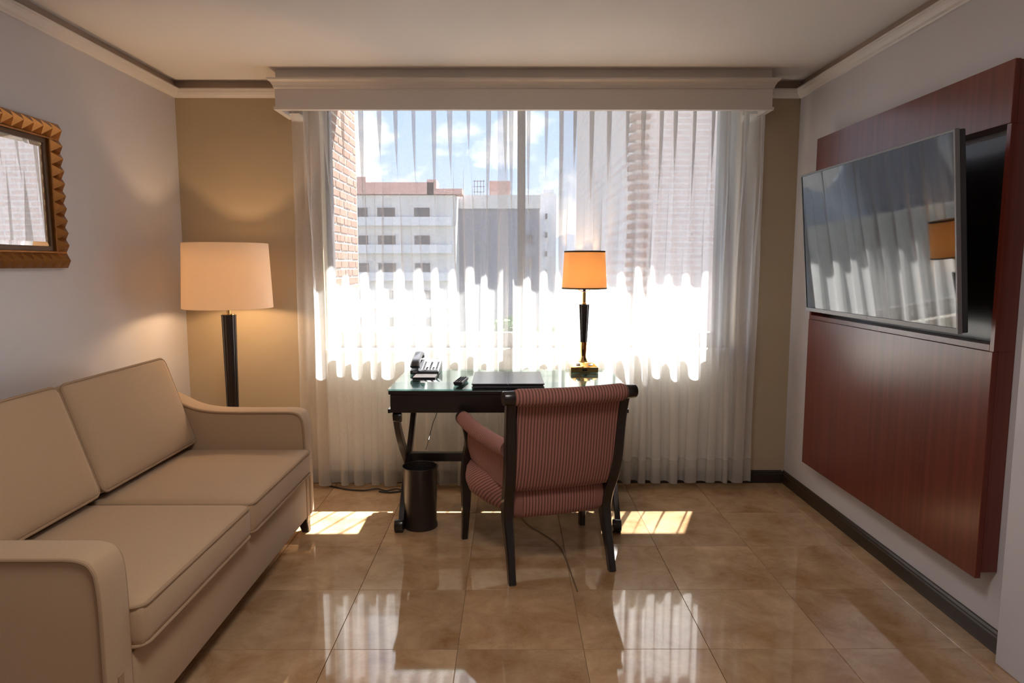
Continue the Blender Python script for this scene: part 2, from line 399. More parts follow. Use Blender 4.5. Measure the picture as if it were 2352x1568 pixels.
# ------------------------------------------------------------------ room shell
XL, XR, YB, YR, ZC = -2.01, 1.745, 4.232, -3.2, 2.47
OX0, OX1, OZ0, OZ1 = -1.15, 1.40, 0.856, 2.45      # window opening
floor = struct(MB().box(XL - 0.2, XR + 0.3, YR - 0.2, YB + 0.2, -0.2, -0.006).build('floor', 'grout'), 'polished beige marble tile floor')
T = 0.455; gx0 = 0.265 - 5 * T; gy0 = 2.328 - 13 * T
G = 0.0009
def tile_mesh(w_, h_):
    mb = MB(); b = 0.0007
    x0, x1, y0, y1 = G, w_ - G, G, h_ - G
    vs = [(x0, y0, -0.006), (x1, y0, -0.006), (x1, y1, -0.006), (x0, y1, -0.006),
          (x0, y0, -b), (x1, y0, -b), (x1, y1, -b), (x0, y1, -b),
          (x0 + b, y0 + b, 0), (x1 - b, y0 + b, 0), (x1 - b, y1 - b, 0), (x0 + b, y1 - b, 0)]
    fs = [(3, 2, 1, 0), (8, 9, 10, 11)]
    for i in range(4):
        j = (i + 1) % 4
        fs += [(i, j, 4 + j, 4 + i), (4 + i, 4 + j, 8 + j, 8 + i)]
    me = bpy.data.meshes.new('tile'); mb.add(vs, fs); me.from_pydata(mb.v, [], mb.f); me.update(); me.materials.append(M['marble'])
    return me
tmesh = {}
ix = 0
xs = []
x = gx0
while x < XR:
    a, b = max(x, XL), min(x + T, XR)
    if b - a > 0.02: xs.append((a, b))
    x += T
ys = []
y = gy0
while y < YB:
    a, b = max(y, YR), min(y + T, YB)
    if b - a > 0.02: ys.append((a, b))
    y += T
for (a, b) in xs:
    for (c, d) in ys:
        key = (round(b - a, 4), round(d - c, 4))
        if key not in tmesh: tmesh[key] = tile_mesh(b - a, d - c)
        o = bpy.data.objects.new('tile', tmesh[key]); C.objects.link(o); o.parent = floor; o.location = (a, c, 0)

struct(MB().box(XL - 0.2, XR + 0.3, YR - 0.2, YB + 0.2, ZC, ZC + 0.2).build('ceiling', 'ceiling'), 'plain off white painted ceiling')
struct(MB().box(XL - 0.2, XL, YR - 0.2, YB + 0.2, 0, ZC).build('wall_left', 'wall'), 'cool grey painted wall behind the sofa')
struct(MB().box(XR, XR + 0.3, 2.24, YB + 0.2, 0, ZC).build('wall_right', 'wall'), 'pale grey painted wall behind the television')
struct(MB().box(1.69, XR + 0.3, YR, 2.238, 0, ZC).build('wall_right_near', 'wall', bevel=0.004), 'projecting pale wall edge at the right of the view')
struct(MB().box(XL, 1.69, YR - 0.2, YR, 0, ZC).build('wall_rear', 'wall'), 'painted wall behind the viewer')
wb = MB(); t0, t1 = YB, YB + 0.20
wb.box(XL, OX0, t0, t1, 0, ZC); wb.box(OX1, XR, t0, t1, 0, ZC); wb.box(OX0, OX1, t0, t1, 0, OZ0); wb.box(OX0, OX1, t0, t1, OZ1, ZC)
struct(wb.build('wall_back', 'wall_tan'), 'tan papered wall around the window')
struct(MB().box(OX0 + 0.002, OX1 - 0.002, 4.202, 4.30, OZ0 - 0.03, OZ0 + 0.002).build('trim_1', 'sill', bevel=0.004), 'pale stone sill under the window')
struct(MB().box(-3.2, 3.2, t1, 4.80, 2.45, 2.72).build('trim_2', 'concrete'), 'concrete slab overhanging the window outside')
struct(MB().box(OX0 + 0.002, OX1 - 0.002, 4.226, 4.2318, 0.081, OZ0 - 0.031).build('trim_11', 'apron_cream'), 'cream painted apron wall under the window sill')
# baseboards with a moulded cap
def baseboard(name, axis, a0, a1, wall, sgn):
    prof = [(0, 0), (0.016, 0), (0.016, 0.058), (0.012, 0.064), (0.012, 0.070), (0.006, 0.078), (0, 0.080)]
    poly = [(wall + sgn * p, z) for p, z in prof]
    struct(MB().prism(poly, axis, a0, a1).build(name, 'base'), 'dark wooden baseboard')
baseboard('baseboard_right', 'y', 2.239, YB, XR, -1)
baseboard('baseboard_left', 'y', YR, YB, XL, 1)
baseboard('baseboard_back', 'x', XL + 0.017, XR - 0.017, YB, -1)
# crown moulding (a shelf-like moulding a little under the ceiling)
def crown(name, axis, a0, a1, wall, sgn):
    prof = [(0, 2.372), (0.010, 2.372), (0.014, 2.378), (0.024, 2.384), (0.034, 2.398), (0.038, 2.410), (0.046, 2.412), (0.046, 2.420), (0, 2.420)]
    struct(MB().prism([(wall + sgn * p, z) for p, z in prof], axis, a0, a1).build(name, 'trim'), 'white crown moulding under the ceiling')
crown('trim_3', 'y', YR, YB - 0.002, XL, 1)
crown('trim_4', 'y', 2.239, YB - 0.002, XR, -1)
crown('trim_5', 'x', XL + 0.01, -1.33, YB, -1)
crown('trim_6', 'x', 1.48, XR - 0.01, YB, -1)
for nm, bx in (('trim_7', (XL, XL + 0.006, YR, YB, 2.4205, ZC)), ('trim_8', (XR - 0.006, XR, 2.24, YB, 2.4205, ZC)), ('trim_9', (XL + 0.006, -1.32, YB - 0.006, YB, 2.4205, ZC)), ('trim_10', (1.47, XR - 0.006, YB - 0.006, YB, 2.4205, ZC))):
    struct(MB().box(*bx).build(nm, 'cove_shade'), 'strip with the shade above the crown moulding painted in')  # thin strips coloured dark where the cove lies in shade

# window
win = thing('window_1', 'wide two pane window with dark metal frame', 'window'); win['kind'] = 'structure'; del win['category']
fy0, fy1 = 4.335, 4.395
def fr(x0, x1, z0, z1, nm, dy=0.0):
    return MB().box(x0, x1, fy0 + dy, fy1 + dy, z0, z1).build(nm, 'frame_metal', win, bevel=0.003)
fr(OX0 + .001, OX0 + 0.035, OZ0 + .003, OZ1 - .001, 'stile')
fr(OX1 - 0.105, OX1 - .001, OZ0 + .003, OZ1 - .001, 'stile')
fr(0.045, 0.095, OZ0 + 0.096, OZ1 - 0.036, 'mullion')
fr(OX0 + 0.036, OX1 - 0.106, OZ0 + .003, OZ0 + 0.095, 'bottom_rail')
fr(OX0 + 0.036, OX1 - 0.106, OZ1 - 0.035, OZ1 - .001, 'top_rail')
for a, b in ((OX0 + 0.036, 0.044), (0.096, OX1 - 0.106)):
    MB().box(a, b, 4.362, 4.366, OZ0 + 0.096, OZ1 - 0.036).build('pane', 'pane', win)

# ------------------------------------------------------------------ outside
ground = struct(MB().box(-400, 400, 6, 900, -14.5, -14).build('ground', 'ground'), 'street level far below the window')
# brick fin at the left of the window
fin = thing('brick_fin_wall', 'projecting red brick wall just outside the left of the window', 'brick wall', (-1.17, 4.45, -0.5))
MB().box(-0.22, -0.0015, 0.0, 0.86, 0, 3.6).build('mortar_core', 'mortar', fin)
bm_ = MB().box(-0.10, 0, 0.006, 0.206, 0, 0.048); b0 = bm_.build('brick', 'brick', fin, bevel=0.003, segs=1)
bh = MB().box(-0.10, 0, 0.006, 0.098, 0, 0.048).build('brick', 'brick', fin, bevel=0.003, segs=1)
first = [True, True]
row = 0
z = 1.2
while z < 3.5:
    if row % 2 == 0: lay = [(0.0, 0), (0.2125, 0), (0.425, 0), (0.6375, 0)]
    else: lay = [(0.0, 1), (0.106, 0), (0.3185, 0), (0.531, 0), (0.7435, 1)]
    for yy, k in lay:
        src = (b0, bh)[k]
        loc = (random.uniform(0.0, 0.002), yy, z)
        if first[k]: src.location = loc; first[k] = False
        else: copy_part(src, fin, loc)
    z += 0.060; row += 1

# brick wing opposite, right
wing = thing('brick_wing', 'brick building wing with toothed corner beyond the right of the window', 'building', (1.62, 9.0, -14))
MB().box(0, 6, 0, 8, 0, 20.0).build('wall', 'brick_far', wing)
q0 = MB().box(-0.07, 0.16, -0.05, 0.22, 0, 0.062).build('brick', 'brick', wing)
q0.location = (0, 0, 14.6); zz = 14.6
for i in range(1, 44):
    zz += 0.125
    o = copy_part(q0, wing, (random.uniform(-0.01, 0.01), 0, zz))
def far_building(name, label, x0, x1, y, ztop, depth, fac, wins, parapet=None, extra=None):
    """wins: list of (x0,x1,z0,z1) world; each window is a part, its pane a sub-part"""
    t = thing(name, label, 'building', ((x0 + x1) / 2, y, -14))
    cx = (x0 + x1) / 2
    MB().box(x0 - cx, x1 - cx, 0, depth, 0, ztop + 14).build('wall', fac, t)
    for (a, b, c, d) in wins:
        wq = MB().box(a - cx - .12, b - cx + .12, -0.15, 0.0, c + 14 - .12, d + 14 + .12).build('window', fac, t)
        MB().box(a - cx, b - cx, -0.2, -0.16, c + 14, d + 14).build('pane', 'glass_dark', wq)
    if parapet:
        for (a, b, c, d, mt) in parapet:
            MB().box(a - cx, b - cx, -0.3, 2.5, c + 14, d + 14).build('parapet', mt, t)
    return t
px = lambda p, Y: (p - 1172) / 1568 * Y
pz = lambda p, Y: 1.38 + (608 - p) / 1568 * Y
Y = 73.0
wins = []
for r_ in range(7):
    for (a, b) in ((700, 735), (785, 820), (828, 850), (872, 912), (955, 990)):
        wins.append((px(a, Y), px(b, Y), pz(507 + 62 * r_, Y), pz(480 + 62 * r_, Y)))
A = far_building('apartment_building', 'long pale apartment block with red parapet seen through the sheer curtain', px(560, Y), px(1048, Y), Y, pz(452, Y), 4.5, 'fac_a', wins,
    [(px(560, Y), px(1000, Y), pz(450, Y), pz(424, Y), 'terracotta'), (px(828, Y), px(848, Y), pz(424, Y), pz(412, Y), 'terracotta'),
     (px(985, Y), px(1006, Y), pz(450, Y), pz(418, Y), 'terracotta'), (px(1006, Y), px(1064, Y), pz(450, Y), pz(438, Y), 'terracotta')])
for r_ in range(6):   # shallow balcony ledges between the storeys
    zc = pz(520 + 62 * r_, Y) + 14
    MB().box(px(560, Y) - px(804, Y), px(1040, Y) - px(804, Y), -0.5, 0, zc, zc + 0.9).build('ledge', 'fac_c', A)
Y = 78.0
wins = []
for r_ in range(5):
    wins.append((px(1205, Y), px(1222, Y), pz(560 + 52 * r_, Y), pz(540 + 52 * r_, Y)))
Bb = far_building('shaded_tower_block', 'block painted dark grey for its shade, with pale cap and rooftop boxes behind the curtain centre', px(1045, Y), px(1238, Y), Y, pz(480, Y), 12, 'fac_b', wins,
    [(px(1045, Y), px(1240, Y), pz(482, Y), pz(452, Y), 'fac_a'), (px(1125, Y), px(1172, Y), pz(452, Y), pz(421, Y), 'terracotta')])
for a in (1090, 1097, 1104, 1111):
    MB().box(px(a, Y) - px(1141.5, Y), px(a + 1.5, Y) - px(1141.5, Y), 0.5, 0.6, pz(452, Y) + 14, pz(417, Y) + 14).build('mast', 'fac_b', Bb)
for zz in (419, 431, 443):
    MB().box(px(1088, Y) - px(1141.5, Y), px(1114, Y) - px(1141.5, Y), 0.5, 0.6, pz(zz + 1.5, Y) + 14, pz(zz, Y) + 14).build('rail', 'fac_b', Bb)
Y = 66.0
for i, (a, b) in enumerate(((466, 500), (515, 552), (580, 612))):
    pass
Y = 90.0
wins = [(px(1251, Y), px(1256, Y), pz(505 + 42 * k, Y), pz(493 + 42 * k, Y)) for k in range(5)]
far_building('pale_tower', 'slim pale tower with tiny windows left of the desk lamp', px(1238, Y), px(1276, Y), Y, pz(448, Y), 10, 'fac_c', wins,
    [(px(1246, Y), px(1270, Y), pz(448, Y), pz(440, Y), 'fac_c')])
# hills
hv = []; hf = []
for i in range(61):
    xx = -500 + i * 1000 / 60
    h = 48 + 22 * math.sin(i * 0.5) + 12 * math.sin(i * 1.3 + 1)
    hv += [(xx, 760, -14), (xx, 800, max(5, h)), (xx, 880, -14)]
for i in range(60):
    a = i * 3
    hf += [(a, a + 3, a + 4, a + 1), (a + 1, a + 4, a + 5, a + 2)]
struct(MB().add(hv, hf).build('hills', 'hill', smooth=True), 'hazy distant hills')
def tree(x, y, top, r, label):
    t = thing('tree', label, 'tree', (x, y, -14), 0, 'trees below the far buildings')
    hh = top + 14
    MB().lathe([(0.3, 0), (0.22, hh * 0.5), (0.12, hh * 0.8)], 8).build('trunk', 'bark', t)
    mb = MB(); rnd = random.Random(int(x * 10))
    for k in range(900):
        d = Vector((rnd.gauss(0, 1), rnd.gauss(0, 1), rnd.gauss(0, 1))).normalized() * r * rnd.uniform(0.55, 1.0)
        p = Vector((d.x, d.y, hh - r + d.z * 0.9)); s_ = 0.28
        a = Vector((rnd.gauss(0, 1), rnd.gauss(0, 1), rnd.gauss(0, 1))).normalized() * s_
        b = Vector((rnd.gauss(0, 1), rnd.gauss(0, 1), rnd.gauss(0, 1))).normalized() * s_
        mb.add([p - a, p + b, p + a, p - b], [(0, 1, 2, 3)])
    mb.build('crown', 'leaf', t, recalc=False)
tree(px(1165, 55), 55, pz(722, 55), 2.0, 'leafy green tree just visible through the curtain centre')
tree(px(1262, 66), 66, pz(738, 66), 2.2, 'lower leafy tree nearer the desk lamp beyond the window')

# ------------------------------------------------------------------ valance
val = thing('curtain_valance', 'white wooden pelmet box with moulded top above the curtains', 'valance', (0.0775, YB, 0))
vx0, vx1 = -1.32 - 0.0775, 1.475 - 0.0775
vf = 3.962 - YB
MB().box(vx0, vx1, vf, vf + 0.02, 2.262, 2.412).build('face_board', 'trim', val)
for a, b in ((vx0, vx0 + 0.02), (vx1 - 0.02, vx1)):
    MB().box(a, b, vf + 0.0205, -0.001, 2.262, 2.412).build('return_board', 'trim', val)
# bottom bead wraps front and both ends
mb = MB(); e_ = 0.008
mb.box(vx0 - e_, vx1 + e_, vf - e_, vf + 0.024, 2.246, 2.2615)
mb.box(vx0 - e_, vx0 + 0.024, vf + 0.024, -0.001, 2.246, 2.2615); mb.box(vx1 - 0.024, vx1 + e_, vf + 0.024, -0.001, 2.246, 2.2615)
mb.build('bottom_bead', 'trim', val)
# flared crown: profile swept round three sides with mitred corners
prof = [(0.001, 2.360), (0.006, 2.364), (0.010, 2.378), (0.020, 2.394), (0.030, 2.402), (0.034, 2.404), (0.034, 2.4135), (0.001, 2.4135)]
vs = []; n = len(prof)
for (p, z) in prof: vs.append((vx0 - p, -0.001, z))
for (p, z) in prof: vs.append((vx0 - p, vf - p, z))
for (p, z) in prof: vs.append((vx1 + p, vf - p, z))
for (p, z) in prof: vs.append((vx1 + p, -0.001, z))
fs = []
for i in range(3):
    for k in range(n):
        k2 = (k + 1) % n; fs.append((i * n + k, i * n + k2, (i + 1) * n + k2, (i + 1) * n + k))
fs += [tuple(range(n)), tuple(range(3 * n, 4 * n))]
MB().add(vs, fs).build('crown_moulding', 'trim', val)
MB().box(vx0 + 0.004, vx1 - 0.004, vf + 0.01, -0.001, 2.414, 2.4695).build('top_box', 'trim', val)
for a in (vx0 + 0.021, vx1 - 0.085):
    MB().prism([(-0.10, 2.262), (-0.001, 2.262), (-0.001, 2.235), (-0.03, 2.235)], 'x', a + 0.0, a + 0.064).build('bracket', 'trim', val)
MB().box(vx0 + 0.03, vx1 - 0.03, -0.115, -0.085, 2.300, 2.318).build('curtain_track', 'trim', val)

# ------------------------------------------------------------------ sheer curtains
def curtain(name, label, x0, x1, y0, npl, seed, mt, ztop=2.30, zbot=0.02, amp=0.046, hem=0.14):
    rnd = random.Random(seed)
    p = (x1 - x0) / npl; MU = 22
    # uneven pleat borders, wandering a little on the way down
    bt = [x0 + p * i + (rnd.uniform(-.10, .10) * p if 0 < i < npl else 0) for i in range(npl + 1)]
    bb = [x0 + p * i + (rnd.uniform(-.28, .28) * p if 0 < i < npl else 0) for i in range(npl + 1)]
    ph = [rnd.uniform(0, 6.28) for _ in range(npl + 1)]
    am = [amp * rnd.uniform(0.65, 1.15) for _ in range(npl)]
    kk = [-rnd.uniform(0.085, 0.165) for _ in range(npl)]
    wp = [rnd.uniform(0.024, 0.034) for _ in range(npl)]
    sg = [rnd.choice((0.0, 0.5)) * 0 for _ in range(npl)]
    op = [rnd.uniform(0.55, 1.5) for _ in range(npl)]
    mxw = [rnd.uniform(0.74, 1.0) for _ in range(npl)]
    zs = []
    NZ = 46
    for j in range(NZ + 1):
        zs.append(ztop + (zbot - ztop) * (j / NZ))
    cols = npl * MU + 1
    def pt(i, t, z):
        d = ztop - z
        wq = mxw[i] * smoothstep(0.0, op[i], d)                       # 0 pinched -> 1 open wave
        dn = min(1.0, d / 1.7)
        def border(j):
            return bt[j] + (bb[j] - bt[j]) * smoothstep(0.05, 1.5, d) + 0.006 * math.sin(3.1 * z + ph[j]) * dn
        L0, L1 = border(i), border(i + 1); pw = L1 - L0
        # pinched heading: flat run, then a narrow zig-zag pleat
        f = 0.58
        if t < f: xa = t / f * (pw - wp[i]); ya = 0.006 * math.sin(math.pi * t / f)
        else:
            q = (t - f) / (1 - f)
            s3 = 3 * q; tri = s3 if s3 < 1 else (2 - s3 if s3 < 2 else s3 - 2)   # 0..1..0..1
            xa = pw - wp[i] + wp[i] * tri
            ya = -0.012 * math.sin(math.pi * q) - 0.012 * math.sin(3 * math.pi * q)
        # open wave
        s2 = math.sin(2 * math.pi * t)
        xb = pw * (t + kk[i] * math.sin(4 * math.pi * t))
        yb = -am[i] * s2 * (0.9 + 0.25 * math.sin(2.0 * z + ph[i])) 
        X = L0 + xa * (1 - wq) + xb * wq
        Yv = y0 + ya * (1 - wq) + yb * wq
        return (X, Yv, z)
    vs = []
    for z in zs:
        for i in range(npl):
            for k in range(MU): vs.append(pt(i, k / MU, z))
        vs.append(pt(npl - 1, 1.0, z))
    fs = []
    for j in range(NZ):
        for k in range(cols - 1):
            a = j * cols + k; fs.append((a, a + 1, a + cols + 1, a + cols))
    # uneven hem height
    t = thing(name, label, 'curtain', ((x0 + x1) / 2, y0, 0), 0, 'sheer curtains at the window')
    loc = lambda v: (v[0] - (x0 + x1) / 2, v[1] - y0, v[2])
    MB().add([loc(v) for v in vs], fs).build('sheer_panel', mt, t, smooth=True, recalc=False, angle=180)
    # doubled hem, a strip 2 mm in front
    j0 = max(j for j in range(NZ + 1) if zs[j] > zbot + hem)
    hv = [(lambda v: (v[0], v[1] - 0.0025, v[2]))(loc(v)) for v in vs[j0 * cols:]]
    hf = [(j * cols + k, j * cols + k + 1, (j + 1) * cols + k + 1, (j + 1) * cols + k) for j in range(NZ - j0) for k in range(cols - 1)]
    MB().add(hv, hf).build('hem', 'hem', t, smooth=True, recalc=False, angle=180)
    return t
curtain('sheer_curtain', 'thin see-through white sheer curtain on the left half of the window', -1.285, -0.015, 4.135, 12, 3, 'sheer')
curtain('sheer_curtain', 'narrow white sheer curtain in the window centre beside the mullion', -0.075, 0.315, 4.128, 4, 11, 'sheer')
curtain('sheer_curtain', 'denser milky white sheer curtain on the right behind the desk lamp', 0.29, 1.50, 4.133, 12, 5, 'sheer2', zbot=0.035)

# ------------------------------------------------------------------ sofa
def rbox(half, r, n=(8, 8, 4), crown=0.0, front=0.0):
    """rounded, slightly puffed box as (verts, faces), centred"""
    vs = {}; V = []; Fc = []
    def vid(p):
        k = tuple(round(c, 5) for c in p)
        if k not in vs: vs[k] = len(V); V.append(p)
        return vs[k]
    def lin(m):   # denser at the ends
        return [-math.cos(math.pi * i / m) for i in range(m + 1)]
    A = [lin(n[0]), lin(n[1]), lin(n[2])]
    for ax in range(3):
        u, v = [(1, 2), (2, 0), (0, 1)][ax]
        for s_ in (-1, 1):
            for i in range(n[u]):
                for j in range(n[v]):
                    q = []
                    for (a, b) in ((i, j), (i + 1, j), (i + 1, j + 1), (i, j + 1)):
                        p = [0, 0, 0]; p[ax] = s_; p[u] = A[u][a]; p[v] = A[v][b]; q.append(vid(tuple(p)))
                    Fc.append(tuple(q if s_ > 0 else reversed(q)))
    out = []
    for p in V:
        w_ = [p[i] * half[i] for i in range(3)]
        c = [max(-half[i] + r, min(half[i] - r, w_[i])) for i in range(3)]
        d = Vector([w_[i] - c[i] for i in range(3)])
        if d.length > 1e-9: d = d.normalized() * r
        q = [c[i] + d[i] for i in range(3)]
        q[2] += crown * p[2] * (1 - p[0] ** 2) * (1 - p[1] ** 2) * 1.0
        q[0] += front * p[0] * (1 - p[1] ** 2) * (1 - p[2] ** 2)
        out.append(q)
    return out, Fc
def rrect(hx, hy, r, z, n=6):
    pts = []
    for (cx, cy, a0) in ((hx - r, hy - r, 0), (-hx + r, hy - r, 90), (-hx + r, -hy + r, 180), (hx - r, -hy + r, 270)):
        for k in range(n + 1):
            a = R(a0 + 90 * k / n); pts.append((cx + r * math.cos(a), cy + r * math.sin(a), z))
    # densify straight runs
    out = []
    for i in range(len(pts)):
        a, b = Vector(pts[i]), Vector(pts[(i + 1) % len(pts)]); m = max(1, int((b - a).length / 0.05))
        for k in range(m): out.append(tuple(a + (b - a) * k / m))
    return out
sofa = thing('sofa', 'tan fabric two seat sofa with piped loose cushions along the left wall', 'sofa', (-1.49, 2.565, 0))
ox, oy = -1.49, 2.565
SX0, SX1 = -1.95 - ox, -1.035 - ox        # back / front of frame
SY0, SY1 = 1.645 - oy, 3.485 - oy
AW = 0.118
MB().box(SX0, SX1, SY0 + AW + .001, SY1 - AW - .001, 0.095, 0.325).build('base_frame', 'sofa', sofa, bevel=0.012, smooth=True)
MB().prism([(SX0, 0.326), (SX0 + 0.17, 0.326), (SX0 + 0.115, 0.80), (SX0 + 0.09, 0.83), (SX0 + 0.03, 0.83), (SX0, 0.80)], 'y', SY0 + AW + .001, SY1 - AW - .001).build('back_frame', 'sofa', sofa, bevel=0.01, smooth=True)
arm_prof = spline([(SX1, 0.095), (SX1, 0.30), (SX1, 0.53), (SX1 - 0.012, 0.615), (SX1 - 0.05, 0.645), (SX1 - 0.15, 0.648), (SX1 - 0.32, 0.648), (SX1 - 0.46, 0.652), (SX1 - 0.56, 0.672), (SX1 - 0.65, 0.715), (SX1 - 0.76, 0.765), (SX1 - 0.86, 0.785), (SX0, 0.78)], 6)
poly = [(SX0, 0.095)] + arm_prof
poly = poly[::-1]
for (a, b) in ((SY0, SY0 + AW), (SY1 - AW, SY1)):
    arm = MB().prism(poly, 'y', a, b).build('arm', 'sofa', sofa, bevel=0.012, segs=3, smooth=True, angle=50)
    for yy in (a - 0.0005, b + 0.0005):
        MB().tube([(xx - (0.006 if zz < 0.6 else 0.004), yy, zz - 0.006) for xx, zz in arm_prof], 0.0055, 8).build('piping', 'piping', arm, smooth=True)
    MB().box(SX1 - 0.002, SX1 + 0.003, (a + b) / 2 - 0.012, (a + b) / 2 + 0.012, 0.10, 0.30).build('seam_strip', 'piping', arm)
# feet
for (xx, yy) in ((SX1 - 0.04, SY0 + 0.05), (SX1 - 0.04, SY1 - 0.05), (SX0 + 0.05, SY0 + 0.05), (SX0 + 0.05, SY1 - 0.05)):
    MB().sweep([(xx, yy, 0.094), (xx, yy, 0.05), (xx + (0.012 if xx > 0 else -0.012), yy, 0.0)], [0.06, 0.05, 0.036], [0.06, 0.05, 0.036]).build('foot', 'dark', sofa)
# seat cushions
CW = (SY1 - SY0 - 2 * AW - 0.006) / 2
for s_ in (-1, 1):
    cy = (SY0 + SY1) / 2 + s_ * (CW / 2 + 0.001)
    hx = 0.325; cx = -1.002 - ox - hx
    v, f = rbox((hx, CW / 2 - 0.002, 0.066), 0.028, (14, 14, 6), 0.018, 0.004)
    rz = random.uniform(-.004, .004)
    v = [(p[0] + cx, p[1] + cy, p[2] + 0.396) for p in v]
    cu = MB().add(v, f).build('seat_cushion', 'sofa', sofa, smooth=True, angle=180)
    for zz in (0.396 + 0.055, 0.396 - 0.058):
        MB().tube([(p[0] + cx, p[1] + cy, p[2]) for p in rrect(hx - 0.002, CW / 2 - 0.005, 0.035, zz)], 0.0055, 8, closed=True).build('piping', 'piping', cu, smooth=True)
# back cushions, leaning back
for s_ in (-1, 1):
    cy = (SY0 + SY1) / 2 + s_ * (CW / 2 + 0.001)
    hx, hz = 0.075, 0.225
    v, f = rbox((hz, CW / 2 - 0.004, hx), 0.03, (12, 14, 6), 0.024)
    Mx = Matrix.Translation((-1.715 - ox + 0.005, cy, 0.690)) @ Matrix.Rotation(R(90 - 18.5), 4, 'Y')
    pts = [Mx @ Vector(p) for p in v]
    # local z axis (thickness) must face the room (+x): flip check
    cu = MB().add(pts, f).build('back_cushion', 'sofa', sofa, smooth=True, angle=180)
    for zz in (0.062, -0.062):
        MB().tube([Mx @ Vector(p) for p in rrect(hz - 0.002, CW / 2 - 0.006, 0.035, zz)], 0.0055, 8, closed=True).build('piping', 'piping', cu, smooth=True)

# ------------------------------------------------------------------ floor lamp
fl = thing('floor_lamp', 'floor lamp with big white drum shade and dark fluted post behind the sofa', 'lamp', (-1.602, 3.88, 0))
MB().lathe([(0.14, 0), (0.14, 0.018), (0.13, 0.028), (0.05, 0.036), (0.03, 0.05)], 48).build('base', 'dark', fl, smooth=True)
MB().lathe([(0.027, 0.05), (0.033, 0.55), (0.0405, 1.085), (0.0415, 1.098)], 96, flute=(14, 0.07)).build('post', 'dark', fl, smooth=True, angle=60)
MB().lathe([(0.034, 1.0985), (0.034, 1.103), (0.0115, 1.104), (0.0115, 1.140)], 24).build('brass_neck', 'brass', fl, smooth=True)
def shade(name, parent, r0, r1, z0, z1, mt, seg=72, th=0.0016):
    return MB().lathe([(r0, z0), (r1, z1), (r1 - th, z1), (r0 - th, z0), (r0, z0)], seg, cap=False).build(name, mt, parent, smooth=True)
shade('lamp_shade', fl, 0.243, 0.228, 1.138, 1.500, 'shade_w')
MB().lathe([(0.013, 1.1405), (0.020, 1.145), (0.020, 1.165), (0.014, 1.169)], 16).build('socket', 'brass', fl, smooth=True)
MB().lathe([(0.010, 1.1695), (0.024, 1.195), (0.028, 1.215), (0.022, 1.235), (0.004, 1.248)], 20).build('bulb', 'bulb', fl, smooth=True)
for k in range(3):
    a = 2 * math.pi * k / 3 + 0.4
    MB().tube([(0.019 * math.cos(a), 0.019 * math.sin(a), 1.160), (0.2405 * math.cos(a), 0.2405 * math.sin(a), 1.150)], 0.002, 6).build('spider_arm', 'brass', fl)
def bulb_light(parent, loc, energy, rad, col):
    d = bpy.data.lights.new('bulb_light', 'POINT'); d.energy = energy; d.shadow_soft_size = rad; d.color = col
    o = bpy.data.objects.new('bulb_light', d); C.objects.link(o); o.parent = parent; o.location = loc
bulb_light(fl, (0, 0, 1.210), 20, 0.036, (1.0, 0.66, 0.37))

# ------------------------------------------------------------------ mirror
mir = thing('wall_mirror', 'gold framed mirror with carved pyramid border hung above the sofa', 'mirror', (XL, 2.66, 1.366))
my0, my1, mz0, mz1 = 2.22 - 2.66, 3.092 - 2.66, 0.0, 0.626
FW = 0.082
def ring(d0, d1, x0, x1):
    mb = MB()
    a0, a1, b0, b1 = my0 + d0, my1 - d0, mz0 + d0, mz1 - d0
    c0, c1, e0, e1 = my0 + d1, my1 - d1, mz0 + d1, mz1 - d1
    O_ = [(a0, b0), (a1, b0), (a1, b1), (a0, b1)]; I_ = [(c0, e0), (c1, e0), (c1, e1), (c0, e1)]
    vs = [(x0, *q) for q in O_] + [(x1, *q) for q in O_] + [(x0, *q) for q in I_] + [(x1, *q) for q in I_]
    fs = []
    for i in range(4):
        j = (i + 1) % 4
        fs += [(i, j, 4 + j, 4 + i), (8 + i, 12 + i, 12 + j, 8 + j), (4 + i, 4 + j, 12 + j, 12 + i), (i, 8 + i, 8 + j, j)]
    return mb.add(vs, fs)
ring(0.0, FW - 0.018, 0.001, 0.022).build('frame', 'gold', mir)
ring(FW - 0.0175, FW - 0.009, 0.001, 0.026).build('inner_bead', 'gold', mir, bevel=0.002)
ring(FW - 0.0085, FW + 0.012, 0.001, 0.015).build('slip', 'gold_dark', mir)
MB().box(0.001, 0.010, my0 + FW + 0.0125, my1 - FW - 0.0125, mz0 + FW + 0.0125, mz1 - FW - 0.0125).build('mirror_glass', 'mirror', mir)
# bevelled edge of the mirror plate
g0 = FW + 0.0125
bevm = MB(); vs = []
a0, a1, b0_, b1_ = my0 + g0, my1 - g0, mz0 + g0, mz1 - g0; bw = 0.018
Oq = [(a0, b0_), (a1, b0_), (a1, b1_), (a0, b1_)]; Iq = [(a0 + bw, b0_ + bw), (a1 - bw, b0_ + bw), (a1 - bw, b1_ - bw), (a0 + bw, b1_ - bw)]
vs = [(0.0102, *q) for q in Oq] + [(0.0118, *q) for q in Iq]
bevm.add(vs, [(i, (i + 1) % 4, 4 + (i + 1) % 4, 4 + i) for i in range(4)] + [(4, 5, 6, 7)]).build('bevelled_plate', 'mirror', mir, recalc=True)
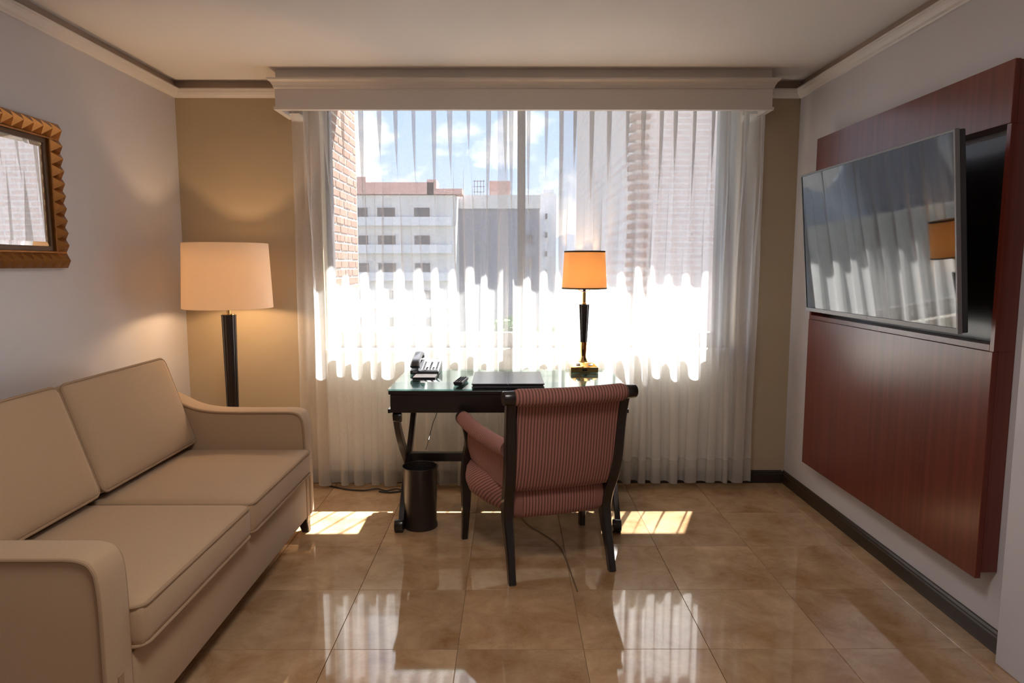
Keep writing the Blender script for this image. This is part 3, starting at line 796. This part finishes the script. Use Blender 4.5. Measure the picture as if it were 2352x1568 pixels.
# pyramid studs
ps = FW - 0.0185
pw_y = (my1 - my0) / round((my1 - my0) / 0.060); pw_z = (mz1 - mz0 - 2 * FW + 0.02) / round((mz1 - mz0 - 2 * FW + 0.02) / 0.054)
def pyr(wy, wz):
    h = 0.034
    me = MB().add([(0, -wy / 2, -wz / 2), (0, wy / 2, -wz / 2), (0, wy / 2, wz / 2), (0, -wy / 2, wz / 2), (h, 0, 0)], [(3, 2, 1, 0), (0, 1, 4), (1, 2, 4), (2, 3, 4), (3, 0, 4)])
    return me.build('stud', 'gold', mir)
ny = round((my1 - my0) / 0.060); nz = round((mz1 - mz0 - 2 * FW + 0.02) / 0.054)
pa = pyr(pw_y, ps); pb = pyr(ps, pw_z)
k = 0
for zc in (mz0 + ps / 2, mz1 - ps / 2):
    for i in range(ny):
        loc = (0.0225, my0 + pw_y * (i + 0.5), zc)
        if k == 0: pa.location = loc
        else: copy_part(pa, mir, loc)
        k += 1
k = 0
for yc in (my0 + ps / 2, my1 - ps / 2):
    for i in range(nz):
        loc = (0.0225, yc, mz0 + FW - 0.010 + pw_z * (i + 0.5))
        if k == 0: pb.location = loc
        else: copy_part(pb, mir, loc)
        k += 1

# ------------------------------------------------------------------ television panel on right wall
pan = thing('media_panel', 'tall red mahogany wall panel with dark niche behind the television', 'wall panel', (XR, 3.07, 0.26))
PX = 1.667 - XR; pya, pyb = 2.336 - 3.07, 3.800 - 3.07; pz = lambda z: z - 0.26
MB().box(PX, PX + 0.02, pya, pyb, pz(1.850), pz(2.058)).build('upper_panel', 'mahogany', pan, bevel=0.0015)
MB().box(PX, PX + 0.02, pya, pyb, pz(0.262), pz(1.080)).build('lower_panel', 'mahogany', pan, bevel=0.0015)
MB().box(-0.012, -0.001, pya + 0.021, pyb - 0.021, pz(1.105), pz(1.83)).build('back_panel', 'dark', pan)
MB().box(PX + 0.003, -0.001, pya + 0.021, pyb - 0.021, pz(1.081), pz(1.104)).build('ledge', 'mahogany', pan, bevel=0.001)
for a, b in ((pya, pya + 0.02), (pyb - 0.02, pyb)):
    MB().box(PX + 0.0205, -0.001, a, b, pz(0.285), pz(1.0805)).build('side_board', 'mahogany', pan)
    MB().box(PX + 0.003, -0.001, a, b, pz(1.081), pz(1.849)).build('side_board', 'mahogany', pan)
    MB().box(PX + 0.0205, -0.001, a, b, pz(1.8495), pz(2.055)).build('side_board', 'mahogany', pan)
MB().box(PX + 0.0205, -0.001, pya + 0.021, pyb - 0.021, pz(2.036), pz(2.055)).build('top_board', 'mahogany', pan)
MB().box(PX + 0.0205, -0.001, pya + 0.021, pyb - 0.021, pz(1.8505), pz(1.868)).build('niche_head', 'mahogany', pan)
MB().box(PX + 0.0205, -0.001, pya + 0.021, pyb - 0.021, pz(0.285), pz(0.304)).build('bottom_board', 'mahogany', pan)

# ------------------------------------------------------------------ television (local: x = right along +Y wall seen from room, built then placed)
tv = thing('television', 'large flat screen television with grey bezel tilted down on wall mount', 'television', (1.50, 2.913, 1.486))
tv.rotation_euler = (0, R(-5.0), 0)     # top leans into the room
hw, hh = 0.602, 0.3425
MB().box(0.012, 0.034, -hw + 0.002, hw - 0.002, -hh + 0.002, hh - 0.002).build('rear_housing', 'black', tv, bevel=0.004)
MB().box(-0.001, 0.0115, -hw + 0.010, hw - 0.010, -hh + 0.020, hh - 0.009).build('screen', 'screen', tv)
bz = MB()
def tvring():
    O_ = [(-hw, -hh), (hw, -hh), (hw, hh), (-hw, hh)]; I_ = [(-hw + 0.0095, -hh + 0.0195), (hw - 0.0095, -hh + 0.0195), (hw - 0.0095, hh - 0.0085), (-hw + 0.0095, hh - 0.0085)]
    x0, x1 = -0.004, 0.0118
    vs = [(x0, *q) for q in O_] + [(x1, *q) for q in O_] + [(x0, *q) for q in I_] + [(x1, *q) for q in I_]
    fs = []
    for i in range(4):
        j = (i + 1) % 4
        fs += [(i, j, 4 + j, 4 + i), (8 + i, 12 + i, 12 + j, 8 + j), (4 + i, 4 + j, 12 + j, 12 + i), (i, 8 + i, 8 + j, j)]
    return MB().add(vs, fs)
tvring().build('bezel', 'tvgrey', tv, bevel=0.001)
MB().box(0.0345, 0.075, -0.25, 0.25, -0.22, 0.22).build('rear_bulge', 'black', tv, bevel=0.01)
MB().tube([(0.076, 0, 0), (0.16, 0.02, 0.0), (0.225, 0, 0.0)], 0.02, 10).build('mount_arm', 'black', tv)
tx = bpy.data.curves.new('logo', 'FONT'); tx.body = 'LG'; tx.size = 0.013; tx.extrude = 0.0003; tx.align_x = 'CENTER'; tx.align_y = 'CENTER'
to = bpy.data.objects.new('logo_tmp', tx); C.objects.link(to)
dg = bpy.context.evaluated_depsgraph_get(); lm = bpy.data.meshes.new_from_object(to.evaluated_get(dg)); bpy.data.objects.remove(to)
lm.materials.append(M['silver'])
lo = bpy.data.objects.new('logo', lm); C.objects.link(lo); lo.parent = tv
lo.location = (-0.0045, 0.0, -hh + 0.0098); lo.rotation_euler = (R(90), 0, R(-90))

# ------------------------------------------------------------------ desk
desk = thing('writing_desk', 'dark wooden writing desk with glass top and crossed curved legs', 'desk', (-0.01, 3.735, 0))
dx0, dx1, dy0, dy1 = -0.61, 0.61, -0.342, 0.335
MB().box(dx0 + 0.004, dx1 - 0.004, dy0 + 0.003, dy1 - 0.003, 0.729, 0.7485).build('desktop', 'dark', desk, bevel=0.002)
MB().box(dx0, dx1, dy0, dy1, 0.749, 0.757).build('glass_top', 'desk_glass', desk, bevel=0.0012, segs=1)
MB().box(dx0 + 0.012, dx1 - 0.012, dy0 + 0.010, dy0 + 0.030, 0.634, 0.7285).build('front_apron', 'dark', desk, bevel=0.0015)
MB().box(dx0 + 0.012, dx1 - 0.012, dy1 - 0.030, dy1 - 0.010, 0.634, 0.7285).build('rear_apron', 'dark', desk, bevel=0.0015)
for a in (dx0 + 0.012, dx1 - 0.032):
    MB().box(a, a + 0.02, dy0 + 0.031, dy1 - 0.031, 0.634, 0.7285).build('side_apron', 'dark', desk)
for a, b in ((dx0 - 0.002, dx0 + 0.0115), (dx1 - 0.0115, dx1 + 0.002)):
    MB().box(a, b, dy0 + 0.012, dy1 - 0.012, 0.632, 0.652).build('side_bead', 'dark', desk, bevel=0.001)
for s_ in (-1, 1):
    xx = s_ * 0.568 - (0.0 if s_ < 0 else 0.005)
    for k, sg in enumerate((1, -1)):
        # curved bar from the top at one side to the foot at the other
        pth = spline([(xx, sg * -0.300, 0.628), (xx, sg * -0.225, 0.52), (xx, sg * -0.12, 0.415), (xx, 0, 0.318), (xx, sg * 0.13, 0.215), (xx, sg * 0.235, 0.10), (xx, sg * 0.285, 0.022), (xx, sg * 0.300, 0.0)], 5)
        o_ = 0.0
        bar = MB().sweep([(p[0] + (0.0085 if k else -0.0085) , p[1], p[2]) for p in pth], 0.030, 0.050, side=(1, 0, 0)).build('leg', 'dark', desk, smooth=True)
        # scrolls at foot and top
        for (yy, zz, rr) in ((sg * 0.318, 0.034, 0.034), (sg * -0.300, 0.606, 0.026)):
            mb = MB(); vsn = []
            seg = 20
            for e2 in (-0.022, 0.022):
                for q in range(seg):
                    a = 2 * math.pi * q / seg; vsn.append((xx + e2, yy + rr * math.cos(a) * 0.72, zz + rr * math.sin(a)))
            fsn = [(q, (q + 1) % seg, seg + (q + 1) % seg, seg + q) for q in range(seg)] + [tuple(range(seg)), tuple(range(seg, 2 * seg))]
            mb.add(vsn, fsn).build('scroll', 'dark', bar, bevel=0.002, smooth=True)
MB().box(-0.55, 0.545, -0.018, 0.018, 0.288, 0.338).build('stretcher', 'dark', desk, bevel=0.003)

# waste bin
wbn = thing('waste_bin', 'round bronze metal waste bin on the floor by the desk leg', 'bin', (-0.476, 3.503, 0))
MB().lathe([(0.078, 0.0), (0.088, 0.002), (0.0895, 0.010), (0.084, 0.030), (0.0845, 0.05), (0.0905, 0.318), (0.0935, 0.323), (0.0935, 0.328), (0.0885, 0.328), (0.086, 0.30), (0.081, 0.02), (0.0, 0.018)], 48, cap=False).build('body', 'bin', wbn, smooth=True)
MB().lathe([(0.0852, 0.30), (0.0805, 0.0215), (0.0, 0.0195)], 48, cap=False).build('liner', 'bin_in', wbn, smooth=True)
MB().tube([(0.0925 * math.cos(2 * math.pi * k / 48), 0.0925 * math.sin(2 * math.pi * k / 48), 0.3275) for k in range(48)], 0.003, 8, closed=True).build('rim', 'bin', wbn, smooth=True)

# ------------------------------------------------------------------ desk lamp
ZD = 0.757
dl = thing('desk_lamp', 'brass desk lamp with amber drum shade and dark tapered column', 'lamp', (0.432, 3.99, ZD))
MB().box(-0.080, 0.080, -0.066, 0.066, 0.0005, 0.032).build('base_block', 'brass', dl, bevel=0.003)
b = MB(); vs = [(-.078, -.064, .0325), (.078, -.064, .0325), (.078, .064, .0325), (-.078, .064, .0325), (-.050, -.036, .056), (.050, -.036, .056), (.050, .036, .056), (-.050, .036, .056)]
b.add(vs, [(3, 2, 1, 0), (4, 5, 6, 7), (0, 1, 5, 4), (1, 2, 6, 5), (2, 3, 7, 6), (3, 0, 4, 7)]).build('base_slope', 'brass', dl, bevel=0.002)
MB().lathe([(0.030, 0.0565), (0.024, 0.065), (0.017, 0.080), (0.0155, 0.090), (0.019, 0.130), (0.0205, 0.172)], 8).build('brass_stem', 'brass', dl)
MB().lathe([(0.0205, 0.1725), (0.0315, 0.390), (0.0315, 0.394)], 64, flute=(8, 0.08)).build('column', 'dark', dl, smooth=True, angle=60)
MB().lathe([(0.014, 0.3945), (0.014, 0.400), (0.0105, 0.402), (0.0105, 0.462), (0.013, 0.464), (0.013, 0.468)], 20).build('brass_neck', 'brass', dl, smooth=True)
MB().lathe([(0.009, 0.4685), (0.009, 0.478), (0.018, 0.484), (0.018, 0.520)], 20).build('socket', 'dark', dl, smooth=True)
MB().lathe([(0.009, 0.5205), (0.024, 0.55), (0.028, 0.575), (0.020, 0.60), (0.004, 0.612)], 20).build('bulb', 'bulb', dl, smooth=True)
for s_ in (-1, 1):
    MB().tube(spline([(s_ * 0.010, 0, 0.470), (s_ * 0.028, 0, 0.476), (s_ * 0.034, 0, 0.492), (s_ * 0.036, 0, 0.56), (s_ * 0.026, 0, 0.66), (s_ * 0.004, 0, 0.695)], 5), 0.0022, 8).build('harp', 'brass', dl, smooth=True)
sh = shade('lamp_shade', dl, 0.130, 0.118, 0.489, 0.698, 'shade_o')
MB().lathe([(0.1312, 0.484), (0.1308, 0.492), (0.1280, 0.492), (0.1284, 0.484), (0.1312, 0.484)], 64, cap=False).build('trim_band', 'shade_trim', sh, smooth=True)
MB().lathe([(0.1192, 0.694), (0.1188, 0.703), (0.1160, 0.703), (0.1164, 0.694), (0.1192, 0.694)], 64, cap=False).build('trim_band', 'shade_trim', sh, smooth=True)
for k in range(3):
    a = 2 * math.pi * k / 3
    MB().tube([(0.004 * math.cos(a), 0.004 * math.sin(a), 0.696), (0.117 * math.cos(a), 0.117 * math.sin(a), 0.696)], 0.0015, 6).build('spider_arm', 'brass', dl)
for s_, mt in ((-1, 'black'), (1, 'silver')):
    o = MB().box(-0.013, 0.013, -0.008, 0.008, -0.002, 0.003).build('outlet', mt, dl, bevel=0.001); o.location = (s_ * 0.036, -0.050, 0.0445); o.rotation_euler = (R(40), 0, 0)
MB().box(-0.014, 0.014, -0.0675, -0.0662, 0.008, 0.022).build('socket_plate', 'dark', dl)
bulb_light(dl, (0, 0, 0.570), 12, 0.036, (1.0, 0.68, 0.38))

# ------------------------------------------------------------------ telephone
ph = thing('telephone', 'dark grey desk telephone with silver keypad on the glass top', 'telephone', (-0.488, 3.93, ZD), R(-2))
PH = lambda y: 0.022 + (y + 0.075) / 0.16 * 0.045       # sloping top
def wedge(x0, x1, y0, y1, lift0, lift1):
    return MB().add([(x0, y0, lift0), (x1, y0, lift0), (x1, y1, lift0), (x0, y1, lift0), (x0, y0, PH(y0) + lift1), (x1, y0, PH(y0) + lift1), (x1, y1, PH(y1) + lift1), (x0, y1, PH(y1) + lift1)],
                    [(3, 2, 1, 0), (4, 5, 6, 7), (0, 1, 5, 4), (1, 2, 6, 5), (2, 3, 7, 6), (3, 0, 4, 7)])
wedge(-0.082, 0.082, -0.078, 0.085, 0.0005, 0.0).build('body', 'phone', ph, bevel=0.005)
vs = []
fp = MB().add([(-0.018, -0.070, PH(-.070) + .0005), (0.078, -0.070, PH(-.070) + .0005), (0.078, 0.080, PH(.080) + .0005), (-0.018, 0.080, PH(.080) + .0005),
               (-0.017, -0.069, PH(-.069) + .0035), (0.077, -0.069, PH(-.069) + .0035), (0.077, 0.079, PH(.079) + .0035), (-0.017, 0.079, PH(.079) + .0035)],
              [(3, 2, 1, 0), (4, 5, 6, 7), (0, 1, 5, 4), (1, 2, 6, 5), (2, 3, 7, 6), (3, 0, 4, 7)]).build('keypad_plate', 'silver', ph)
sl = math.atan(0.045 / 0.16)
k0 = MB().box(-0.0058, 0.0058, -0.0045, 0.0045, 0, 0.003).build('key', 'key', fp, bevel=0.0008, segs=1)
fst = True
for r_ in range(6):
    for c_ in range(5):
        if r_ > 1 and c_ in (1, 3) : continue
        if r_ == 5 and c_ in (1, 3): continue
        xk = -0.006 + c_ * 0.0185; yk = -0.060 + r_ * 0.0185
        loc = (xk, yk, PH(yk) + 0.0037)
        if fst: k0.location = loc; k0.rotation_euler = (sl, 0, 0); fst = False
        else: copy_part(k0, fp, loc)
hs_path = spline([(-0.052, -0.078, 0.044), (-0.052, -0.065, 0.062), (-0.052, -0.030, 0.078), (-0.052, 0.02, 0.092), (-0.052, 0.06, 0.102), (-0.052, 0.085, 0.098), (-0.052, 0.094, 0.080)], 5)
nn = len(hs_path)
hs = MB().sweep(hs_path, [0.046 + 0.010 * abs(2 * i / (nn - 1) - 1) ** 2 for i in range(nn)], [0.024 + 0.018 * abs(2 * i / (nn - 1) - 1) ** 2 for i in range(nn)], side=(1, 0, 0), ch=0.5).build('handset', 'phone', ph, smooth=True)
MB().box(-0.066, -0.040, -0.0795, -0.0782, 0.014, 0.018).build('badge', 'silver', ph)

# notepad, remote, folder
npd = thing('notepad', 'small white notepad lying in front of the telephone', 'notepad', (-0.475, 3.768, ZD), R(-1))
MB().box(-0.062, 0.062, -0.058, 0.058, 0.0005, 0.006).build('backing', 'leather', npd)
MB().box(-0.060, 0.060, -0.056, 0.056, 0.0062, 0.0085).build('sheets', 'paper', npd)
rem = thing('remote_control', 'small black remote control with grey buttons between telephone and folder', 'remote control', (-0.262, 3.565, ZD), R(-8))
MB().prism([(-0.018, 0.0005), (0.018, 0.0005), (0.025, 0.016), (0.022, 0.020), (-0.022, 0.020), (-0.025, 0.016)], 'y', -0.075, 0.085).build('body', 'black', rem, bevel=0.002)
MB().box(-0.020, 0.020, -0.070, 0.080, 0.0202, 0.0212).build('face_plate', 'silver', rem)
kb = MB().box(-0.0045, 0.0045, -0.0055, 0.0055, 0.0213, 0.0235).build('button', 'key', rem, bevel=0.0008, segs=1)
fst = True
for r_ in range(9):
    for c_ in range(3):
        loc = ((c_ - 1) * 0.0125, -0.060 + r_ * 0.0162, 0)
        if fst: kb.location = loc; fst = False
        else: copy_part(kb, rem, loc)
fo = thing('leather_folder', 'large black leather guest folder lying on the glass desk top', 'folder', (-0.013, 3.625, ZD), R(0.5))
MB().box(-0.186, 0.186, -0.195, 0.195, 0.0005, 0.006).build('back_cover', 'leather', fo, bevel=0.002)
MB().box(-0.180, 0.180, -0.188, 0.188, 0.0062, 0.0158).build('pages', 'leather', fo)
MB().box(-0.186, -0.0012, -0.195, 0.195, 0.016, 0.022).build('front_cover', 'leather', fo, bevel=0.002)
MB().box(0.0012, 0.186, -0.195, 0.195, 0.016, 0.022).build('front_cover', 'leather', fo, bevel=0.002)

# ------------------------------------------------------------------ armchair
ch = thing('armchair', 'dark wood armchair with scrolled back and pink striped upholstery at the desk', 'armchair', (0.234, 2.897, 0), R(16.6))
def uvset(o, fn):
    me = o.data; uvl = me.uv_layers.new(name='UVMap')
    for lp in me.loops:
        uvl.data[lp.index].uv = fn(me.vertices[lp.vertex_index].co)
    return o
post_pts = [(0.237, 0.000, 0.0), (0.235, 0.028, 0.10), (0.233, 0.062, 0.20), (0.234, 0.080, 0.28), (0.237, 0.064, 0.36), (0.242, 0.028, 0.44), (0.246, 0.002, 0.52), (0.249, -0.014, 0.62), (0.252, -0.028, 0.72), (0.255, -0.046, 0.80), (0.258, -0.066, 0.850)]
pp = spline(post_pts, 5); npp = len(pp)
def pv(z):       # forward offset of the back at height z
    for i in range(npp - 1):
        if pp[i][2] <= z <= pp[i + 1][2]:
            t = (z - pp[i][2]) / max(1e-6, pp[i + 1][2] - pp[i][2]); return pp[i][1] + (pp[i + 1][1] - pp[i][1]) * t
    return pp[-1][1]
def pu(z):
    for i in range(npp - 1):
        if pp[i][2] <= z <= pp[i + 1][2]:
            t = (z - pp[i][2]) / max(1e-6, pp[i + 1][2] - pp[i][2]); return pp[i][0] + (pp[i + 1][0] - pp[i][0]) * t
    return pp[-1][0]
for s_ in (-1, 1):
    wd = [0.032 + 0.014 * smoothstep(0.05, 0.3, p[2]) for p in pp]; dp = [0.036 + 0.022 * smoothstep(0.05, 0.32, p[2]) - 0.018 * smoothstep(0.45, 0.8, p[2]) for p in pp]
    leg = MB().sweep([(s_ * p[0], p[1], p[2]) for p in pp], wd, dp, side=(1, 0, 0), ch=0.3).build('rear_leg', 'dark', ch, smooth=True)
    # scroll end caps of the top roll
    MB().tube([(s_ * 0.252, -0.076, 0.838), (s_ * 0.295, -0.076, 0.839), (s_ * 0.299, -0.076, 0.839)], [0.031, 0.0295, 0.026], 20).build('scroll_cap', 'dark', leg, smooth=True)
    MB().lathe([(0.012, 0), (0.012, 0.004)], 12, (s_ * 0.237, 0.0, -0.003)).build('glide', 'chrome', leg)
    # front legs rise to the arm ends
    fp_ = spline([(s_ * 0.321, 0.557, 0.0), (s_ * 0.318, 0.548, 0.10), (s_ * 0.314, 0.548, 0.22), (s_ * 0.312, 0.552, 0.33), (s_ * 0.306, 0.548, 0.42), (s_ * 0.300, 0.530, 0.49), (s_ * 0.312, 0.512, 0.55), (s_ * 0.326, 0.510, 0.60)], 5)
    nf = len(fp_)
    fl_ = MB().sweep(fp_, [0.030 + 0.016 * smoothstep(0, 0.3, p[2]) - 0.012 * smoothstep(0.45, 0.6, p[2]) for p in fp_], [0.034 + 0.024 * smoothstep(0, 0.3, p[2]) - 0.02 * smoothstep(0.42, 0.56, p[2]) for p in fp_], ch=0.3).build('front_leg', 'dark', ch, smooth=True)
    # rolled arm
    ap = spline([(s_ * 0.250, 0.012, 0.600), (s_ * 0.264, 0.12, 0.596), (s_ * 0.296, 0.30, 0.602), (s_ * 0.316, 0.40, 0.614), (s_ * 0.330, 0.50, 0.628), (s_ * 0.333, 0.515, 0.630)], 6)
    na = len(ap); al = [0.0]
    for i in range(1, na): al.append(al[-1] + (Vector(ap[i]) - Vector(ap[i - 1])).length)
    mb = MB(); mb.tube(ap, [0.036] * na, 18)
    armo = mb.build('arm_roll', 'stripe', ch, smooth=True, angle=60)
    def arm_u(co, ap=ap, al=al):
        best = min(range(len(ap)), key=lambda i: (Vector(ap[i]) - co).length_squared)
        return (co.y * 1.02, co.z)
    uvset(armo, arm_u)
    MB().tube([(s_ * 0.3332, 0.516, 0.630), (s_ * 0.3355, 0.534, 0.632), (s_ * 0.336, 0.540, 0.632)], [0.0355, 0.034, 0.029], 20).build('arm_cap', 'dark', fl_, smooth=True)
    # upholstered side panel under the roll
    vs = []; fs = []; K = 14; J = 8
    for side in (0, 1):
        for i in range(K + 1):
            q = ap[int(round(i / K * (na - 1)))]
            tv_ = i / K
            zb = 0.40 + 0.05 * tv_ ** 2
            for j in range(J + 1):
                t = j / J; zz = zb + (q[2] - 0.012 - zb) * t
                uu = abs(q[0]) - 0.016 - 0.020 * (1 - t) * tv_ - 0.006 + (0.016 if side == 0 else -0.014) * math.sin(math.pi * min(1, 0.15 + 0.75 * t)) 
                yy = q[1] - 0.012 * (1 - t) * tv_ + (0.004 if i == 0 else 0)
                vs.append((s_ * uu, yy, zz))
    W_ = (K + 1) * (J + 1)
    for side in (0, 1):
        for i in range(K):
            for j in range(J):
                a = side * W_ + i * (J + 1) + j
                fs.append((a, a + 1, a + J + 2, a + J + 1))
    for j in range(J):
        fs.append((j, j + 1, W_ + j + 1, W_ + j)); a = K * (J + 1) + j; fs.append((a, a + 1, W_ + a + 1, W_ + a))
    for i in range(K):
        a = i * (J + 1); fs.append((a, a + J + 1, W_ + a + J + 1, W_ + a)); a += J; fs.append((a, a + J + 1, W_ + a + J + 1, W_ + a))
    po = MB().add(vs, fs).build('side_panel', 'stripe', ch, smooth=True, angle=60)
    uvset(po, lambda co: (co.y * 1.02, co.z))
# back upholstery: follows the posts, slightly dished
vs = []; fs = []; KU, KZ = 28, 20
for side in (0, 1):
    for j in range(KZ + 1):
        z = 0.405 + (0.825 - 0.405) * j / KZ
        hu = pu(z) - 0.0235
        for i in range(KU + 1):
            u = -1 + 2 * i / KU
            bow = 0.022 * (1 - u * u)
            v = pv(z) - 0.020 - bow * 0.6 if side == 0 else pv(z) + 0.024 + 0.018 * (1 - u * u) - bow * 0.0
            if side == 0 and j == 0: v += 0.006
            vs.append((u * hu, v, z))
W_ = (KU + 1) * (KZ + 1)
for side in (0, 1):
    for j in range(KZ):
        for i in range(KU):
            a = side * W_ + j * (KU + 1) + i; fs.append((a, a + 1, a + KU + 2, a + KU + 1))
for i in range(KU):
    fs.append((i, i + 1, W_ + i + 1, W_ + i)); a = KZ * (KU + 1) + i; fs.append((a, a + 1, W_ + a + 1, W_ + a))
for j in range(KZ):
    a = j * (KU + 1); fs.append((a, a + KU + 1, W_ + a + KU + 1, W_ + a)); a += KU; fs.append((a, a + KU + 1, W_ + a + KU + 1, W_ + a))
bo = MB().add(vs, fs).build('backrest', 'stripe', ch, smooth=True, angle=60)
uvset(bo, lambda co: (co.x, co.z))
# top roll
rp = [(-0.2505 + 0.501 * i / 24, -0.076 - 0.014 * (1 - (2 * i / 24 - 1) ** 2), 0.839 - 0.004 * (1 - (2 * i / 24 - 1) ** 2)) for i in range(25)]
rr = [0.038 if 0 < i < 24 else 0.030 for i in range(25)]
ro = MB().tube(rp, rr, 22).build('top_roll', 'stripe', ch, smooth=True, angle=70)
uvset(ro, lambda co: (co.x, co.z))
# seat: D-shaped, bulging upholstered box
def seat_half(v):      # half width at depth v (0 rear .. 1 front)
    return 0.212 + 0.098 * smoothstep(0.0, 0.75, v) 
KV, KA = 22, 40
vs = []; fs = []
levels = [(0.268, 0.93), (0.274, 0.97), (0.300, 1.0), (0.345, 1.02), (0.390, 1.0), (0.418, 0.95), (0.436, 0.84), (0.446, 0.60), (0.450, 0.30)]
# outline
outl = []
for i in range(KV + 1):
    t = i / KV; outl.append((seat_half(t), 0.060 + 0.495 * t))
front = [(0.310 * math.cos(a), 0.555 + 0.055 * math.sin(a)) for a in [math.pi * k / 16 for k in range(1, 16)]]
ring_ = outl + front + [(-a, b) for a, b in reversed(outl)] + [(0.212 - 0.424 * (1 - k / 10.0), 0.060 - 0.016 * math.sin(math.pi * k / 10.0)) for k in range(1, 10)]
# bulge of the flanks between the legs
def bul(p, z):
    u, v = p; s_ = 1 if u > 0 else -1
    t = max(0.0, min(1.0, (v - 0.10) / 0.44))
    k = 0.034 * math.sin(math.pi * t) * (1 if abs(u) > 0.15 else 0) * math.sin(math.pi * max(0, min(1, (z - 0.262) / 0.19)))
    return (u + s_ * k, v)
nr = len(ring_); cv = 0.33
for (z, sc_) in levels:
    for p in ring_:
        q = bul(p, z); zz = z
        if z < 0.30: zz = z + 0.030 * smoothstep(0.25, 0.55, p[1])   # underside rises to the front
        vs.append((q[0] * sc_, cv + (q[1] - cv) * sc_, zz))
for i in range(len(levels) - 1):
    for k in range(nr):
        k2 = (k + 1) % nr; fs.append((i * nr + k, i * nr + k2, (i + 1) * nr + k2, (i + 1) * nr + k))
fs.append(tuple(range(nr))); fs.append(tuple((len(levels) - 1) * nr + k for k in range(nr)))
so = MB().add(vs, fs).build('seat', 'stripe', ch, smooth=True, angle=60)
def seat_uv(co):
    # stripes run front to back over the top, and down the rear face; on the flanks they run fanned
    if abs(co.x) > 0.19 and co.z < 0.43:
        return (co.y * 0.62 + co.z * 0.75, co.z)
    return (co.x, co.z)
uvset(so, seat_uv)

# ------------------------------------------------------------------ cords
tag(MB().tube(spline([(-0.455, 4.02, 0.634), (-0.462, 4.02, 0.60), (-0.448, 4.02, 0.54), (-0.440, 4.02, 0.50), (-0.462, 4.0, 0.44), (-0.478, 3.90, 0.36), (-0.478, 3.77, 0.342)], 6), 0.0022, 6).build('hanging_cable', 'cable', smooth=True), 'thin dark cable hanging under the desk in front of the curtain', 'cable')
tag(MB().tube(spline([(-1.20, 4.19, 0.006), (-1.02, 4.085, 0.007), (-0.90, 4.06, 0.007), (-0.82, 4.075, 0.012), (-0.76, 4.05, 0.007), (-0.70, 4.07, 0.012), (-0.66, 4.05, 0.007), (-0.73, 4.02, 0.007), (-0.80, 4.04, 0.007)], 8), 0.005, 8).build('floor_cable', 'cable', smooth=True), 'black cable lying along the curtain hem left of the desk', 'cable')
tag(MB().tube(spline([(0.06, 3.62, 0.004), (0.10, 3.50, 0.004), (0.17, 3.38, 0.004), (0.235, 3.25, 0.004), (0.262, 3.08, 0.004), (0.275, 2.90, 0.004), (0.285, 2.76, 0.004)], 8), 0.003, 6).build('electric_cord', 'cord', smooth=True), 'thin brown cord lying on the floor under the chair', 'cord')
